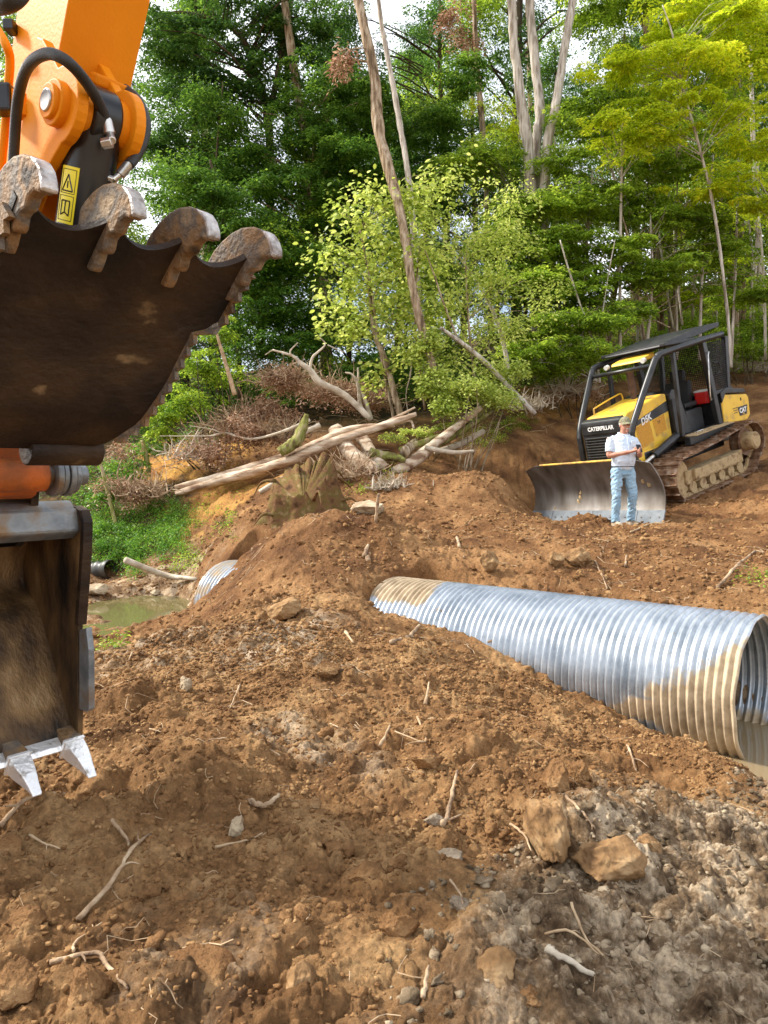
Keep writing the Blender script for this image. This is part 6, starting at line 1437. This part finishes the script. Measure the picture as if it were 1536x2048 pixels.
shirt = remesh(sh, 'shirt', M['shirt'], man, .010, 6, .0035)
MB().tube([(-.05, -.055, 1.455), (-.035, -.085, 1.44), (-.005, -.10, 1.41)], [.012, .018, .006], 8, ell=.5).tube([(.07, -.055, 1.455), (.055, -.085, 1.44), (.025, -.10, 1.41)], [.012, .018, .006], 8, ell=.5).tube([(-.06, .0, 1.47), (-.055, .06, 1.48), (.0, .085, 1.485), (.06, .06, 1.48), (.07, .0, 1.47)], .014, 8).build('collar', M['shirt'], shirt, smooth=True)
MB().tube([(.008, -.120, 1.40), (.008, -.165, 1.28), (.008, -.196, 1.15), (.008, -.192, 1.03), (.008, -.150, .945)], [.006] * 5, 6, ell=.5, smooth=4).build('button_placket', M['shirt'], shirt, smooth=True)
MB().box((.10, -.158, 1.30), (.09, .02, .10), None, .008).build('pocket', M['shirt'], shirt)
jn = MB()
ringtube(jn, [(V3(0, .005, .955), .160, .128), (V3(0, .005, .90), .168, .134), (V3(0, .01, .82), .172, .138), (V3(0, .01, .76), .13, .10)], 28)
for a, b, c in ((hipL, kneeL, ankL), (hipR, kneeR, ankR)):
    ringtube(jn, [(a + V3(0, 0, .02), .086, .118), (a * .85 + b * .15, .096, .118), (a * .5 + b * .5, .088, .100), (b, .074, .082), (b * .6 + c * .4, .070, .080), (b * .25 + c * .75, .062, .070), (c + V3(0, 0, -.0), .063, .074), (c + V3(0, -.005, -.035), .066, .080)], 20)
jeans = remesh(jn, 'jeans', M['jeans'], man, .010, 3, .009)
MB().tube([(.169 * math.cos(a), -.005 + .136 * math.sin(a), .948) for a in np.linspace(0, 2 * math.pi, 33)], .019, 8, ell=.5).build('belt', M['belt'], man, smooth=True)
MB().box((.008, -.148, .948), (.045, .012, .036), None, .004).build('buckle', M['chrome'], man)
for c, yaw in ((ankL, .1), (ankR, .75)):
    b = MB(); dd = V3(math.sin(yaw), -math.cos(yaw), 0); z = V3(c[0], c[1], 0)
    ringtube(b, [(z + V3(0, 0, .13) - dd * .0, .045, .05), (z + V3(0, 0, .05), .048, .06), (z + V3(0, 0, .0), .05, .065)], 14)
    ringtube(b, [(z - dd * .07 + V3(0, 0, .035), .036, .036), (z - dd * .02 + V3(0, 0, .045), .046, .046), (z + dd * .07 + V3(0, 0, .042), .046, .042), (z + dd * .15 + V3(0, 0, .03), .048, .030), (z + dd * .195 + V3(0, 0, .022), .03, .02)], 14)
    remesh(b, 'boot', M['boot'], man, .009, 2)
capo = MB(); V = []; f = []
n, r_ = 24, 9
for i in range(r_):
    ph = i / (r_ - 1) * math.pi / 2
    for j in range(n): a = j / n * 2 * math.pi; V.append((.014 + .086 * math.cos(a) * math.cos(ph), -.020 + .108 * math.sin(a) * math.cos(ph), 1.640 + .098 * math.sin(ph) + .02 * (-math.sin(a)) * 0))
f = [(i * n + j, i * n + (j + 1) % n, (i + 1) * n + (j + 1) % n, (i + 1) * n + j) for i in range(r_ - 1) for j in range(n)]
cap = capo.add(V, f).build('cap', M['cap'], man, smooth=True)
V = []; f = []
for lay in (0, 1):
    for i in range(6):
        for j in range(13):
            a = math.pi * (1.12 + .76 * j / 12); q = 1 + .75 * i / 5 * math.sin(math.pi * (.08 + .84 * j / 12)) ** .6; V.append((.014 + .086 * math.cos(a) * (1 + (q - 1) * .35), -.020 + .108 * math.sin(a) * q, 1.648 - .035 * i / 5 - .012 * abs(j - 6) / 6 - .004 * lay))
for i in range(5):
    for j in range(12): a = i * 13 + j; f += [(a, a + 1, a + 14, a + 13), (78 + a, 78 + a + 13, 78 + a + 14, 78 + a + 1)]
f += [(65 + j, 65 + j + 1, 78 + 65 + j + 1, 78 + 65 + j) for j in range(12)]
MB().add(V, f).build('cap_brim', M['cap'], cap, smooth=True)
hb = MB(); ringtube(hb, [(V3(.013, .010, 1.575), .066, .068), (V3(.013, .008, 1.61), .077, .082), (V3(.013, .0, 1.65), .080, .090)], 20); hb.build('hair', M['hair'], man, smooth=True)
MB().tube([(-.012, -.136, 1.536), (.020, -.146, 1.540), (.050, -.134, 1.536)], [.006, .010, .006], 8).build('moustache', M['hair'], man, smooth=True)
ph = MB().box((.098, -.345, 1.225), (.075, .012, .145), Matrix.Rotation(-.6, 3, 'X'), .005).build('phone', mat('phone_black', [(.01, .01, .012)], rough=.2)); ph['label'] = 'small dark phone held in both hands of the man'; ph['category'] = 'phone'
ph.location = man.location; ph.rotation_euler = man.rotation_euler
